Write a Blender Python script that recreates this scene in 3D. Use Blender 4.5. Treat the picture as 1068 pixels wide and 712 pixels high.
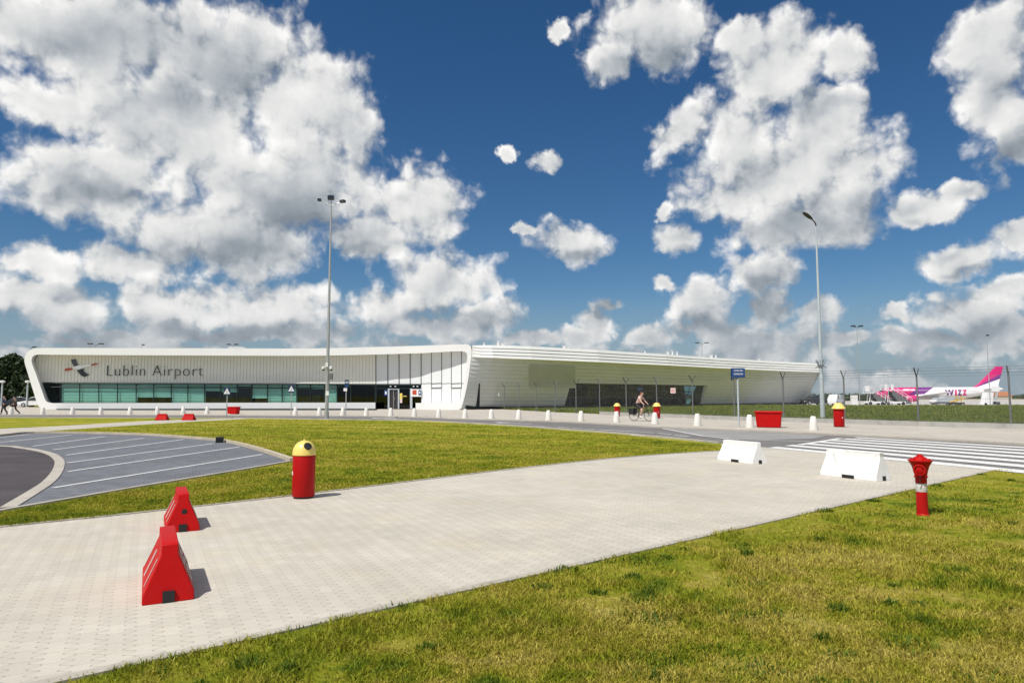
import bpy, bmesh, math, random
import numpy as np
from mathutils import Vector, Matrix

random.seed(7)
RNG = np.random.default_rng(11)
SC = bpy.context.scene
COL = SC.collection
for o in list(bpy.data.objects):
    bpy.data.objects.remove(o)

# ------------------------------------------------------------------ camera
CAM_H = 1.6
FPX = 712.0                       # focal length in photo pixels (photo 1068 x 712)
PITCH = math.atan(56.5 / FPX)     # horizon sits 56.5 px below the centre
SP, CP = math.sin(PITCH), math.cos(PITCH)
cd = bpy.data.cameras.new('camera')
cam = bpy.data.objects.new('camera', cd)
COL.objects.link(cam)
cam.location = (0, 0, CAM_H)
cam.rotation_euler = (math.pi / 2 + PITCH, 0, 0)
cd.sensor_width = 36.0
cd.lens = 24.0
cd.clip_start = 0.1
cd.clip_end = 6000
SC.camera = cam

# ------------------------------------------------------------------ look
SC.view_settings.view_transform = 'Standard'
SC.view_settings.look = 'None'
SC.view_settings.exposure = 0.0
SC.view_settings.gamma = 1.0
SC.view_settings.use_curve_mapping = False
SC.cycles.use_denoising = True
try:
    SC.cycles.denoiser = 'OPENIMAGEDENOISE'
except Exception:
    pass
SC.cycles.max_bounces = 6
SC.cycles.transparent_max_bounces = 24
SC.cycles.sample_clamp_indirect = 8

SUN_EL = math.radians(57)
SUN_AZ = math.radians(223)        # clockwise from +Y: behind and to the left of the camera

# ------------------------------------------------------------------ rays through the photo
def ray(px, py):
    a, b = px - 534.0, 356.0 - py
    return Vector((a, FPX * CP - b * SP, FPX * SP + b * CP))

def G(px, py, z=0.0):             # point of the plane of height z seen at a photo pixel
    d = ray(px, py)
    t = (z - CAM_H) / d.z
    return Vector((d.x * t, d.y * t, z))

def at(px, py, Y):                # point at distance Y seen at a photo pixel
    d = ray(px, py)
    t = Y / d.y
    return Vector((d.x * t, Y, CAM_H + d.z * t))

# ------------------------------------------------------------------ node helper
class NT:
    def __init__(s, tree):
        s.t = tree; s.n = tree.nodes; s.l = tree.links
    def sock(s, inp, v):
        if v is None: return
        if isinstance(v, bpy.types.NodeSocket): s.l.new(v, inp)
        else: inp.default_value = v
    def m(s, op, a, b=None, c=None, clamp=False):
        n = s.n.new('ShaderNodeMath'); n.operation = op; n.use_clamp = clamp
        for i, v in enumerate((a, b, c)): s.sock(n.inputs[i], v)
        return n.outputs[0]
    def v(s, op, a, b=None, c=None, scale=None, out=0):
        n = s.n.new('ShaderNodeVectorMath'); n.operation = op
        for i, x in enumerate((a, b, c)): s.sock(n.inputs[i], x)
        if scale is not None: s.sock(n.inputs['Scale'], scale)
        return n.outputs[out]
    def noise(s, vec, scale, detail=4, rough=0.5, dist=0.0, col=False, dims='3D'):
        n = s.n.new('ShaderNodeTexNoise'); n.noise_dimensions = dims
        s.sock(n.inputs['Vector'], vec); n.inputs['Scale'].default_value = scale
        n.inputs['Detail'].default_value = detail; n.inputs['Roughness'].default_value = rough
        n.inputs['Distortion'].default_value = dist
        return n.outputs['Color' if col else 'Fac']
    def vor(s, vec, scale, detail=0, rough=0.5, feature='F1', smooth=0.3, out='Distance', rand=1.0, dims='3D'):
        n = s.n.new('ShaderNodeTexVoronoi'); n.feature = feature; n.voronoi_dimensions = dims
        s.sock(n.inputs['Vector'], vec); n.inputs['Scale'].default_value = scale
        n.inputs['Detail'].default_value = detail; n.inputs['Roughness'].default_value = rough
        n.inputs['Randomness'].default_value = rand
        if 'Smoothness' in n.inputs and feature == 'SMOOTH_F1': n.inputs['Smoothness'].default_value = smooth
        return n.outputs[out]
    def ramp(s, x, stops, interp='LINEAR'):
        n = s.n.new('ShaderNodeValToRGB'); s.sock(n.inputs[0], x)
        cr = n.color_ramp; cr.interpolation = interp
        while len(cr.elements) < len(stops): cr.elements.new(0.5)
        for e, (p, c) in zip(cr.elements, stops):
            e.position = p
            e.color = (c, c, c, 1) if isinstance(c, (int, float)) else (*c, 1)
        return n.outputs[0]
    def mapr(s, x, a, b, c=0.0, d=1.0, smooth=False):
        n = s.n.new('ShaderNodeMapRange'); n.interpolation_type = 'SMOOTHSTEP' if smooth else 'LINEAR'
        n.clamp = True
        s.sock(n.inputs[0], x)
        for i, q in enumerate((a, b, c, d)): s.sock(n.inputs[i + 1], q)
        return n.outputs[0]
    def mix(s, f, a, b, mode='MIX'):
        n = s.n.new('ShaderNodeMix'); n.data_type = 'RGBA'; n.blend_type = mode
        s.sock(n.inputs['Factor'], f)
        for nm, q in ((6, a), (7, b)):
            if isinstance(q, tuple) and len(q) == 3: q = (*q, 1)
            s.sock(n.inputs[nm], q)
        return n.outputs[2]
    def sep(s, v):
        n = s.n.new('ShaderNodeSeparateXYZ'); s.sock(n.inputs[0], v); return n.outputs
    def comb(s, x=0.0, y=0.0, z=0.0):
        n = s.n.new('ShaderNodeCombineXYZ')
        for i, q in enumerate((x, y, z)): s.sock(n.inputs[i], q)
        return n.outputs[0]
    def node(s, kind): return s.n.new(kind)

# ------------------------------------------------------------------ world: Nishita sky with a cumulus layer
W = bpy.data.worlds.new('World'); SC.world = W; W.use_nodes = True
W.node_tree.nodes.clear()
N = NT(W.node_tree)
wo = N.node('ShaderNodeOutputWorld')
sky = N.node('ShaderNodeTexSky'); sky.sky_type = 'NISHITA'; sky.sun_disc = False
sky.sun_elevation = SUN_EL; sky.sun_rotation = SUN_AZ
sky.altitude = 200; sky.air_density = 1.0; sky.dust_density = 0.15; sky.ozone_density = 3.0
hs = N.node('ShaderNodeHueSaturation'); hs.inputs['Saturation'].default_value = 1.25; hs.inputs['Value'].default_value = 1.0
N.l.new(sky.outputs[0], hs.inputs['Color'])
sky_col = N.mix(1.0, hs.outputs[0], (0.70, 0.79, 0.85), 'MULTIPLY')

dirv = N.node('ShaderNodeTexCoord').outputs['Generated']
dx, dy, dz = N.sep(dirv)
U = N.m('ARCTAN2', dx, dy)
V = N.m('ARCSINE', dz)
P3 = N.comb(U, V, 0.0)
# cumulus groups: centre and half-size, given as photo pixels and turned into azimuth and elevation
CLOUDS = [
 (90,35,150,70),(230,55,110,62),(190,130,160,70),(320,110,80,58),(90,190,95,55),(60,110,60,40),
 (290,195,130,70),(230,250,115,48),(440,215,56,44),(385,245,60,32),(135,272,62,24),(45,272,55,22),
 (465,300,60,42),(410,325,45,22),(505,330,42,22),(470,345,70,14),
 (70,318,70,28),(190,322,65,28),(290,322,72,34),(330,345,55,14),(230,350,130,14),(20,310,40,20),(110,352,100,10),
 (592,250,48,25),(568,171,17,12),(530,158,9,9),(581,30,11,13),(545,240,14,8),
 (622,335,24,20),(600,348,25,13),(636,318,14,11),(560,352,40,9),(676,350,24,14),
 (680,30,72,52),(635,66,34,24),(710,248,24,22),(692,222,11,12),
 (812,72,62,60),(775,40,26,24),(882,62,32,28),(770,135,60,44),(715,140,40,30),(850,130,60,40),(820,180,112,60),(892,165,58,44),(765,205,46,36),(840,238,85,34),(800,285,40,28),(870,205,60,30),
 (735,322,42,26),(692,297,14,9),(800,325,28,24),(855,325,28,14),(775,352,60,10),(740,345,50,12),
 (1040,55,62,66),(1030,110,52,56),(1060,150,42,38),(968,215,44,20),(1000,198,26,14),(1005,268,64,21),(1060,247,36,16),
 (1000,322,80,22),(935,325,24,11),(1050,302,50,18),(960,348,70,14),(1040,345,60,14),(885,352,40,9),
]
DARK = [
 (140,50,95,38),(250,75,70,32),(190,108,60,20),(330,225,105,30),(230,268,90,22),(390,262,40,10),(110,205,60,14),(300,205,60,24),
 (440,255,40,8),(60,296,50,9),(170,296,60,10),(60,350,70,14),(240,352,70,12),
 (690,62,34,14),(850,110,34,14),(860,225,70,26),(800,245,50,16),(760,232,22,8),(1035,95,28,34),(1050,165,30,14),(600,266,26,7),
 (480,335,50,10),(735,340,36,8),(1000,340,70,9),(1010,279,40,5),(720,262,18,6),(960,222,24,6),(800,300,24,8),
]
def uv_of(px, py):
    d = ray(px, py).normalized()
    return math.atan2(d.x, d.y), math.asin(d.z)

def blob_field(vec, blobs, k, acc=None):
    for (x, y, rx, ry) in blobs:
        u, v = uv_of(x, y)
        u2, _ = uv_of(x + rx, y); _, v2 = uv_of(x, y - ry)
        iu, iv = 1 / abs(u2 - u), 1 / abs(v2 - v)
        q = N.v('MULTIPLY_ADD', vec, (iu, iv, 0), (-u * iu, -v * iv, 0))
        ln = N.v('LENGTH', q, out=1)
        acc = ln if acc is None else N.m('SMOOTH_MIN', acc, ln, k)
    return acc

w1 = N.v('SCALE', N.v('SUBTRACT', N.noise(P3, 7.0, 3, 0.55, col=True, dims='2D'), (.5, .5, .5)), scale=0.062)
w2 = N.v('SCALE', N.v('SUBTRACT', N.noise(P3, 26.0, 4, 0.6, col=True, dims='2D'), (.5, .5, .5)), scale=0.035)
PW = N.v('ADD', N.v('ADD', P3, w1), w2)
PS = N.v('ADD', N.v('ADD', P3, N.v('SCALE', w1, scale=0.30)), N.v('SCALE', w2, scale=0.9))
B = blob_field(PW, [c for c in CLOUDS if c[2] * c[3] >= 900], 0.18)
B = blob_field(PS, [c for c in CLOUDS if c[2] * c[3] < 900], 0.12, B)
band = N.m('ADD', N.mapr(N.noise(N.v('MULTIPLY', PW, (1.0, 2.2, 1.0)), 7.0, 3, .55, dims='2D'), 0.32, 0.58, 1.30, 0.50), N.mapr(V, 0.06, 0.17, 0.0, 1.5))
B = N.m('SMOOTH_MIN', B, band, 0.15)
far = N.mapr(N.m('ABSOLUTE', U), 0.66, 0.80, smooth=True)          # outside the picture: added unseen cumulus, dense enough to brighten shaded walls
fb = N.mapr(N.noise(P3, 3.2, 3, .5), 0.38, 0.60, 1.6, 0.32)
B = N.m('MULTIPLY_ADD', far, N.m('SUBTRACT', fb, B), B)

def puffs(p):
    q = N.v('ADD', p, N.v('SCALE', N.v('SUBTRACT', N.noise(p, 30.0, 3, .5, col=True, dims='2D'), (.5, .5, .5)), scale=0.03))
    a = N.vor(q, 16.0, 3, 0.55, 'SMOOTH_F1', 0.55, dims='2D')
    b = N.noise(p, 20.0, 6, 0.52, dims='2D')
    return N.m('ADD', N.m('MULTIPLY', a, -0.85), N.m('MULTIPLY', b, 1.15))
n0 = puffs(P3)
n1 = puffs(N.v('ADD', P3, (-0.010, 0.016, 0.0)))
def lumps(p): return N.noise(p, 8.0, 2, 0.45, dims='2D')
l0 = lumps(PW); l1 = lumps(N.v('ADD', PW, (-0.035, 0.055, 0.0)))
BW = N.m('MULTIPLY', N.m('SUBTRACT', 1.31, B), 1.40)
D = N.m('ADD', BW, N.m('MULTIPLY', N.m('SUBTRACT', n0, 0.28), 0.95))
alpha = N.mapr(D, -0.16, 0.62, smooth=True)
alpha = N.m('MULTIPLY', alpha, N.mapr(V, 0.0, 0.012, 0.0, 1.0))
dk = N.mapr(blob_field(N.v('ADD', P3, N.v('ADD', N.v('SCALE', w1, scale=1.1), N.v('SCALE', w2, scale=0.35))), DARK, 0.50), 1.45, 0.15, smooth=True)
core = N.mapr(D, 0.30, 1.3, smooth=True)
gain = N.mapr(core, 0.0, 1.0, 0.95, 0.24)
lit = N.m('ADD', N.m('MULTIPLY', N.m('MULTIPLY', N.m('SUBTRACT', n0, n1), 0.85), gain), N.m('MULTIPLY', N.m('SUBTRACT', l0, l1), 0.55))
br = N.m('ADD', 0.86, lit)
br = N.m('SUBTRACT', br, N.m('MULTIPLY', core, 0.06))
# undersides: compare how deep the cloud is just above and just below
BIG = [c for c in CLOUDS if c[2] * c[3] >= 700]
PM = N.v('ADD', P3, N.v('ADD', N.v('SCALE', w1, scale=0.8), N.v('SCALE', w2, scale=0.5)))
bu = blob_field(N.v('ADD', PM, (-0.018, 0.050, 0.0)), BIG, 0.22); bd = blob_field(N.v('ADD', PM, (0.014, -0.040, 0.0)), BIG, 0.22)
under = N.mapr(N.m('SUBTRACT', bd, bu), -0.15, 0.85, smooth=True)
under = N.m('MULTIPLY', under, N.mapr(V, 0.02, 0.10, 0.45, 1.0))
br = N.m('ADD', br, 0.07)
br = N.m('SUBTRACT', br, N.m('MULTIPLY', under, 0.36))
br = N.m('SUBTRACT', br, N.m('MULTIPLY', dk, 0.36))
ccol = N.ramp(N.m('DIVIDE', br, 1.22), [(0.0, (2.8, 3.2, 3.7)), (0.26, (3.9, 4.35, 4.85)), (0.48, (6.1, 6.45, 6.8)), (0.68, (8.5, 8.6, 8.6)), (0.86, (10.2, 10.15, 10.0)), (1.0, (11.6, 11.5, 11.3))])
# distance: low clouds fade towards the pale blue of the horizon
hz = N.mapr(V, 0.16, 0.0, 0.0, 0.50, smooth=True)
ccol = N.mix(hz, ccol, (4.0, 4.6, 5.2))
sky_col = N.mix(N.mapr(V, 0.17, 0.0, 0.0, 0.92, smooth=True), sky_col, (3.1, 4.0, 4.9))
bg1 = N.node('ShaderNodeBackground'); N.l.new(sky_col, bg1.inputs[0]); bg1.inputs[1].default_value = 0.085
bg2 = N.node('ShaderNodeBackground'); N.l.new(ccol, bg2.inputs[0]); bg2.inputs[1].default_value = 0.085
ms = N.node('ShaderNodeMixShader'); N.l.new(alpha, ms.inputs[0])
N.l.new(bg1.outputs[0], ms.inputs[1]); N.l.new(bg2.outputs[0], ms.inputs[2])
N.l.new(ms.outputs[0], wo.inputs[0])
W.cycles.sampling_method = 'MANUAL'; W.cycles.sample_map_resolution = 512

sl = bpy.data.lights.new('sun', 'SUN'); sl.energy = 4.6; sl.angle = math.radians(0.53); sl.color = (1.0, 0.955, 0.88)
so = bpy.data.objects.new('sun', sl); COL.objects.link(so)
to_sun = Vector((math.sin(SUN_AZ) * math.cos(SUN_EL), math.cos(SUN_AZ) * math.cos(SUN_EL), math.sin(SUN_EL)))
so.rotation_euler = (-to_sun).to_track_quat('-Z', 'Y').to_euler()
so.location = (-40, -30, 60)

# ------------------------------------------------------------------ materials
def new_mat(name):
    m = bpy.data.materials.new(name); m.use_nodes = True
    m.node_tree.nodes.clear()
    n = NT(m.node_tree)
    out = n.node('ShaderNodeOutputMaterial')
    p = n.node('ShaderNodeBsdfPrincipled')
    n.l.new(p.outputs[0], out.inputs[0])
    return m, n, p, out

def worldpos(n):
    return n.node('ShaderNodeNewGeometry').outputs['Position']

def objpos(n):
    return n.node('ShaderNodeTexCoord').outputs['Object']

def bumped(n, p, h, strength, dist):
    b = n.node('ShaderNodeBump'); b.inputs['Strength'].default_value = strength; b.inputs['Distance'].default_value = dist
    n.l.new(h, b.inputs['Height']); n.l.new(b.outputs[0], p.inputs['Normal'])

def simple(name, col, rough=0.5, metal=0.0, var=0.10, scale=3.0, bump=0.0, spec=0.5, coat=0.0, dirt=None, world=False):
    m, n, p, out = new_mat(name)
    pos = worldpos(n) if world else objpos(n)
    f = n.noise(pos, scale, 5, 0.6)
    k = n.mapr(f, 0.3, 0.7, 1 - var, 1 + var)
    c = n.mix(1.0, (*col, 1), n.comb(k, k, k), 'MULTIPLY')
    if dirt:
        g = n.mapr(n.noise(pos, scale * 2.7, 6, 0.65), 0.52, 0.72, 0.0, dirt[1])
        c = n.mix(g, c, dirt[0])
    n.l.new(c, p.inputs['Base Color'])
    r = n.mapr(n.noise(pos, scale * 1.7, 3), 0.3, 0.7, max(rough - .07, .02), min(rough + .08, 1))
    n.l.new(r, p.inputs['Roughness'])
    p.inputs['Metallic'].default_value = metal
    p.inputs['Specular IOR Level'].default_value = spec
    p.inputs['Coat Weight'].default_value = coat
    if bump: bumped(n, p, n.noise(pos, scale * 9, 5, .6), 0.6, bump)
    return m

def paver_mat(name, col, ang, unit, joint, var, stain, yellow=0.0, seam=0.45):
    """interlocking zig-zag concrete pavers, laid in courses along direction ang"""
    m, n, p, out = new_mat(name)
    pos = worldpos(n)
    ca, sa = math.cos(ang), math.sin(ang)
    X, Y, Z = n.sep(pos)
    wob = n.noise(pos, 0.35, 2, .5)
    a = n.m('ADD', n.m('ADD', n.m('MULTIPLY', X, ca), n.m('MULTIPLY', Y, sa)), n.m('MULTIPLY', wob, 0.10))
    b = n.m('ADD', n.m('MULTIPLY', X, -sa), n.m('MULTIPLY', Y, ca))
    ua, ub = unit
    tri = n.m('PINGPONG', b, ub / 4)                     # 0..ub/4
    zz = n.mapr(tri, ub * 0.050, ub * 0.200, -ua * 0.20, ua * 0.20)
    a2 = n.m('DIVIDE', n.m('ADD', a, zz), ua)
    col_i = n.m('FLOOR', a2)
    fa = n.m('FRACT', a2)
    odd = n.m('MULTIPLY', n.m('MODULO', n.m('ABSOLUTE', col_i), 2.0), 0.5)
    b2 = n.m('ADD', n.m('DIVIDE', b, ub), odd)
    row_i = n.m('FLOOR', b2)
    fb = n.m('FRACT', b2)
    ea = n.m('MULTIPLY', n.m('MINIMUM', fa, n.m('SUBTRACT', 1.0, fa)), ua)
    eb = n.m('MULTIPLY', n.m('MINIMUM', fb, n.m('SUBTRACT', 1.0, fb)), ub)
    gap = n.m('MAXIMUM', n.mapr(ea, joint * 0.4, joint * 1.3, 1.0, 0.0, smooth=True), n.m('MULTIPLY', n.mapr(eb, joint * 0.3, joint * 1.0, 1.0, 0.0, smooth=True), 0.55))
    wn = n.node('ShaderNodeTexWhiteNoise'); wn.noise_dimensions = '2D'
    n.l.new(n.comb(col_i, row_i, 0.0), wn.inputs['Vector'])
    k = n.mapr(wn.outputs['Value'], 0, 1, 1 - var, 1 + var)
    grime = n.mapr(n.noise(pos, 0.55, 6, .62), 0.35, 0.68, 1 - stain, 1 + stain * 0.6)
    fine = n.mapr(n.noise(pos, 90, 3, .6), 0.3, 0.7, 0.94, 1.06)
    kk = n.m('MULTIPLY', n.m('MULTIPLY', k, grime), fine)
    c = n.mix(1.0, (*col, 1), n.comb(kk, kk, kk), 'MULTIPLY')
    if yellow:
        c = n.mix(n.mapr(n.noise(pos, 0.9, 4, .6), 0.5, 0.7, 0.0, yellow), c, (col[0] * 1.02, col[1] * .93, col[2] * .78))
    c = n.mix(n.m('MULTIPLY', gap, seam), c, (col[0] * .42, col[1] * .40, col[2] * .36))
    n.l.new(c, p.inputs['Base Color'])
    p.inputs['Roughness'].default_value = 0.85
    p.inputs['Specular IOR Level'].default_value = 0.3
    h = n.m('ADD', n.m('MULTIPLY', gap, -1.0), n.m('MULTIPLY', n.noise(pos, 120, 3), 0.25))
    bumped(n, p, h, 0.5, 0.006)
    return m

def asphalt_mat(name, col, patch=0.12):
    m, n, p, out = new_mat(name)
    pos = worldpos(n)
    k = n.mapr(n.noise(pos, 0.45, 6, .65), 0.32, 0.68, 1 - patch, 1 + patch * 1.3)
    s = n.mapr(n.vor(pos, 95), 0.0, 0.7, 0.75, 1.25)
    t = n.mapr(n.noise(n.v('MULTIPLY', pos, (.12, .9, 1)), 1.2, 4, .6), .35, .7, .92, 1.12)
    kk = n.m('MULTIPLY', n.m('MULTIPLY', k, s), t)
    n.l.new(n.mix(1.0, (*col, 1), n.comb(kk, kk, kk), 'MULTIPLY'), p.inputs['Base Color'])
    p.inputs['Roughness'].default_value = 0.88
    p.inputs['Specular IOR Level'].default_value = 0.3
    bumped(n, p, n.vor(pos, 95), 0.5, 0.004)
    return m

def line_mat(name, col, worn=0.35, under=(0.12, 0.12, 0.12)):
    m, n, p, out = new_mat(name)
    pos = worldpos(n)
    w = n.mapr(n.noise(pos, 9, 7, .7), 0.50, 0.70, 0.0, worn)
    c = n.mix(w, (*col, 1), (*under, 1))
    n.l.new(c, p.inputs['Base Color'])
    p.inputs['Roughness'].default_value = 0.7
    return m

def grass_nodes(n, pos, blades=False):
    """mown turf: lush, pale and straw-coloured patches at several scales; drier in the verge nearest the camera"""
    X, Y, Z = n.sep(pos)
    big = n.noise(pos, 0.16, 4, .55)
    mid = n.noise(pos, 1.1, 5, .6)
    sm = n.noise(pos, 5.0, 4, .6)
    verge = n.mapr(n.m('SUBTRACT', n.m('MULTIPLY', n.m('ADD', X, 2.55), 0.81), Y), -3.2, -2.6, 0.0, 1.0)   # the strip right of the paved forecourt
    vg = n.mapr(verge, 0, 1, 1.0, 1.75)
    dry = n.m('ADD', n.m('ADD', n.m('MULTIPLY', big, .50), n.m('MULTIPLY', n.m('MULTIPLY', n.m('SUBTRACT', mid, .5), vg), .66)), n.m('ADD', n.m('MULTIPLY', n.m('MULTIPLY', n.m('SUBTRACT', sm, .5), vg), .42), .490))
    dry = n.m('ADD', dry, n.m('MULTIPLY', verge, 0.055))
    c = n.ramp(dry, [(0.44, (.048, .100, .010)), (0.58, (.125, .178, .011)), (0.70, (.260, .275, .019)), (0.84, (.375, .325, .050)), (0.97, (.43, .365, .085))])
    return c, dry

def ground_mat():
    m, n, p, out = new_mat('turf')
    pos = worldpos(n)
    X, Y, Z = n.sep(pos)
    c, dry = grass_nodes(n, pos)
    k = n.mapr(n.noise(n.v('MULTIPLY', pos, (1, .6, 1)), 22, 5, .7), .3, .7, .62, 1.28)
    c = n.mix(1.0, c, n.comb(k, k, k), 'MULTIPLY')
    # mower tracks curving over the lawn
    R = n.m('SQRT', n.m('ADD', n.m('POWER', n.m('ADD', X, 18.0), 2.0), n.m('POWER', n.m('MULTIPLY', n.m('SUBTRACT', Y, -4.0), 1.0), 2.0)))
    st = n.m('SINE', n.m('ADD', n.m('MULTIPLY', R, 2 * math.pi / 3.4), n.m('MULTIPLY', n.noise(pos, .3, 3), 3.0)))
    st = n.mapr(st, -1, 1, .86, 1.14)
    c = n.mix(n.mapr(Y, 9, 16, 0, 1), c, n.mix(1.0, c, n.comb(st, st, n.m('MULTIPLY', st, .9)), 'MULTIPLY'))
    soil = n.mapr(n.noise(pos, 2.6, 6, .7), .60, .74, 0, .8)
    c = n.mix(soil, c, (.30, .215, .115))
    # far pasture beyond the airfield: straw coloured
    c = n.mix(n.mapr(Y, 330, 480), c, (.27, .215, .105))
    n.l.new(c, p.inputs['Base Color'])
    p.inputs['Roughness'].default_value = 0.95
    p.inputs['Specular IOR Level'].default_value = 0.1
    bumped(n, p, n.noise(pos, 30, 6, .7), 0.9, 0.05)
    return m

def blade_mat(name, tall=False):
    m, n, p, out = new_mat(name)
    pos = worldpos(n)
    if tall:
        mid = n.noise(pos, .5, 5, .65)
        c = n.ramp(mid, list(tall) if tall is not True else [(0.32, (.065, .115, .018)), (0.5, (.130, .175, .030)), (0.66, (.23, .225, .065))])
    else:
        c, dry = grass_nodes(n, pos)
    at_ = n.node('ShaderNodeAttribute'); at_.attribute_name = 'tone'
    t = at_.outputs['Fac']
    k = n.mapr(t, 0, 1, .50, 1.75)
    c = n.mix(1.0, c, n.comb(k, k, k), 'MULTIPLY')
    c = n.mix(n.mapr(t, .78, 1.0, 0, .85), c, (.45, .39, .095))
    n.l.new(c, p.inputs['Base Color'])
    p.inputs['Roughness'].default_value = 0.55
    p.inputs['Specular IOR Level'].default_value = 0.12
    tr = n.node('ShaderNodeBsdfTranslucent'); n.l.new(c, tr.inputs[0])
    mx = n.node('ShaderNodeMixShader'); mx.inputs[0].default_value = .35
    n.l.new(p.outputs[0], mx.inputs[1]); n.l.new(tr.outputs[0], mx.inputs[2]); n.l.new(mx.outputs[0], out.inputs[0])
    return m

def glass_mat(name, tint, refl=0.08):
    m, n, p, out = new_mat(name)
    t = n.node('ShaderNodeBsdfTransparent'); t.inputs[0].default_value = (*tint, 1)
    g = n.node('ShaderNodeBsdfGlossy'); g.inputs['Roughness'].default_value = 0.02
    nz = n.noise(objpos(n), 0.8, 2)
    b = n.node('ShaderNodeBump'); b.inputs['Strength'].default_value = .04; n.l.new(nz, b.inputs['Height'])
    n.l.new(b.outputs[0], g.inputs['Normal'])
    lw = n.node('ShaderNodeLayerWeight'); lw.inputs[0].default_value = .3
    f = n.m('ADD', refl, n.m('MULTIPLY', lw.outputs['Fresnel'], refl * 2.5), clamp=True)
    mx = n.node('ShaderNodeMixShader'); n.l.new(f, mx.inputs[0])
    n.l.new(t.outputs[0], mx.inputs[1]); n.l.new(g.outputs[0], mx.inputs[2]); n.l.new(mx.outputs[0], out.inputs[0])
    return m

def wire_mat():
    """chain link: diamond wires, open in between"""
    m, n, p, out = new_mat('chain link')
    uv = n.node('ShaderNodeUVMap').outputs[0]
    x, y, z = n.sep(uv)
    s = 0.06
    a = n.m('PINGPONG', n.m('ADD', x, y), s / 2); b = n.m('PINGPONG', n.m('SUBTRACT', x, y), s / 2)
    d = n.m('MINIMUM', a, b)
    al = n.mapr(d, 0.0008, 0.0015, 1.0, 0.0)
    p.inputs['Base Color'].default_value = (.40, .41, .41, 1); p.inputs['Metallic'].default_value = .5; p.inputs['Roughness'].default_value = .5
    n.l.new(al, p.inputs['Alpha'])
    return m

M = {}
PANG = math.radians(28)
M['turf'] = ground_mat()
M['blade'] = blade_mat('grass blades'); M['tall'] = blade_mat('tall grass', True); M['weed'] = blade_mat('clover and weeds', (((0.3, (.060, .115, .012)), (0.5, (.085, .145, .014)), (0.7, (.125, .165, .020)))))
M['paver'] = paver_mat('pale interlocking pavers', (.515, .480, .410), PANG, (.165, .205), .0078, .05, .12, .40, .38)
M['walk'] = paver_mat('pavement slabs', (.475, .435, .375), math.radians(-40), (.25, .25), .005, .05, .12, .2)
M['park'] = paver_mat('blue grey parking pavers', (.160, .167, .188), math.radians(64), (.165, .205), .012, .13, .14, 0, .8)
M['bay'] = asphalt_mat('pale worn asphalt', (.245, .24, .232), .1)
M['road'] = asphalt_mat('road asphalt', (.150, .142, .138), .14)
M['dark_asphalt'] = asphalt_mat('fresh asphalt', (.060, .052, .056), .22)
M['apron'] = asphalt_mat('apron concrete', (.40, .375, .345), .06)
M['kerb'] = simple('kerb concrete', (.42, .385, .33), .85, var=.12, scale=1.4, bump=.004, dirt=((.22, .20, .17), .4), world=True)
M['kerb_tan'] = simple('sandy kerb concrete', (.46, .40, .30), .85, var=.14, scale=1.4, bump=.004, dirt=((.25, .22, .16), .4), world=True)
M['gapdark'] = simple('dark joint', (.05, .045, .04), .9)
M['line'] = line_mat('white road paint', (.72, .715, .69), .7, (.22, .21, .20))
M['line_park'] = line_mat('white stall paint', (.66, .66, .66), .6, (.17, .18, .22))
M['line_yellow'] = line_mat('yellow tactile strip', (.58, .46, .20), .5, (.45, .41, .36))
M['shell'] = simple('white cladding', (.80, .80, .79), .38, var=.03, scale=.3, spec=.4)
M['siding'] = simple('pale green white siding', (.59, .605, .60), .45, var=.05, scale=.25, spec=.35)
M['siding_grey'] = simple('dark perforated panel', (.43, .445, .43), .6, var=.06, scale=.6)
M['beige'] = simple('cream ribbed panels', (.88, .86, .79), .55, var=.03, scale=.4)
M['rib'] = simple('panel groove', (.72, .70, .645), .7)
M['lap'] = simple('siding lap', (.45, .47, .46), .7)
M['white_panel'] = simple('white facade panels', (.76, .775, .785), .45, var=.03, scale=.5)
M['mullion'] = simple('dark green black frame', (.012, .022, .022), .4)
M['joint'] = simple('panel joint', (.08, .085, .09), .7)
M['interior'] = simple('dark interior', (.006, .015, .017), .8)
M['blind'] = simple('window blind', (.62, .70, .66), .8, var=.05, scale=1.5)
M['pane'] = glass_mat('teal glazing', (.50, .72, .67), .06)
M['pane_dark'] = glass_mat('dark glazing', (.13, .22, .22), .035)
M['pane_hall'] = glass_mat('hall glazing', (.12, .25, .27), .015)
M['roof'] = simple('roof membrane', (.6, .6, .6), .7)
M['galv'] = simple('galvanised steel', (.46, .47, .48), .45, .55, var=.10, scale=2)
M['galv_pale'] = simple('pale painted steel', (.50, .56, .60), .4, .25, var=.06, scale=2)
M['darkmetal'] = simple('dark steel', (.05, .05, .055), .45, .3)
M['postdark'] = simple('weathered fence steel', (.17, .175, .18), .55, .4, var=.2, scale=4)
M['black'] = simple('black plastic', (.012, .012, .013), .5)
M['red'] = simple('red plastic', (.46, .0045, .0045), .55, var=.08, scale=4, bump=.0015, spec=.15, dirt=((.28, .02, .018), .3))
M['red_dark'] = simple('glossy red enamel', (.40, .0035, .004), .45, var=.08, scale=5, spec=.2, dirt=((.24, .012, .012), .3))
M['yellow'] = simple('yellow plastic lid', (.80, .62, .16), .38, var=.08, scale=5, dirt=((.5, .40, .15), .35))
M['white_plastic'] = simple('white plastic', (.80, .79, .77), .4, var=.04, scale=3, bump=.0015, dirt=((.52, .50, .46), .35))
M['concrete_white'] = simple('white painted concrete', (.74, .72, .68), .7, var=.06, scale=4, bump=.003, dirt=((.42, .40, .36), .5))
M['plinth'] = simple('grey concrete plinth', (.37, .36, .335), .85, var=.12, scale=1.5, bump=.004, dirt=((.2, .19, .17), .5))
M['blue'] = simple('blue sign face', (.012, .055, .19), .4)
M['blue_dark'] = simple('dark blue sign face', (.010, .030, .075), .4)
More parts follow.
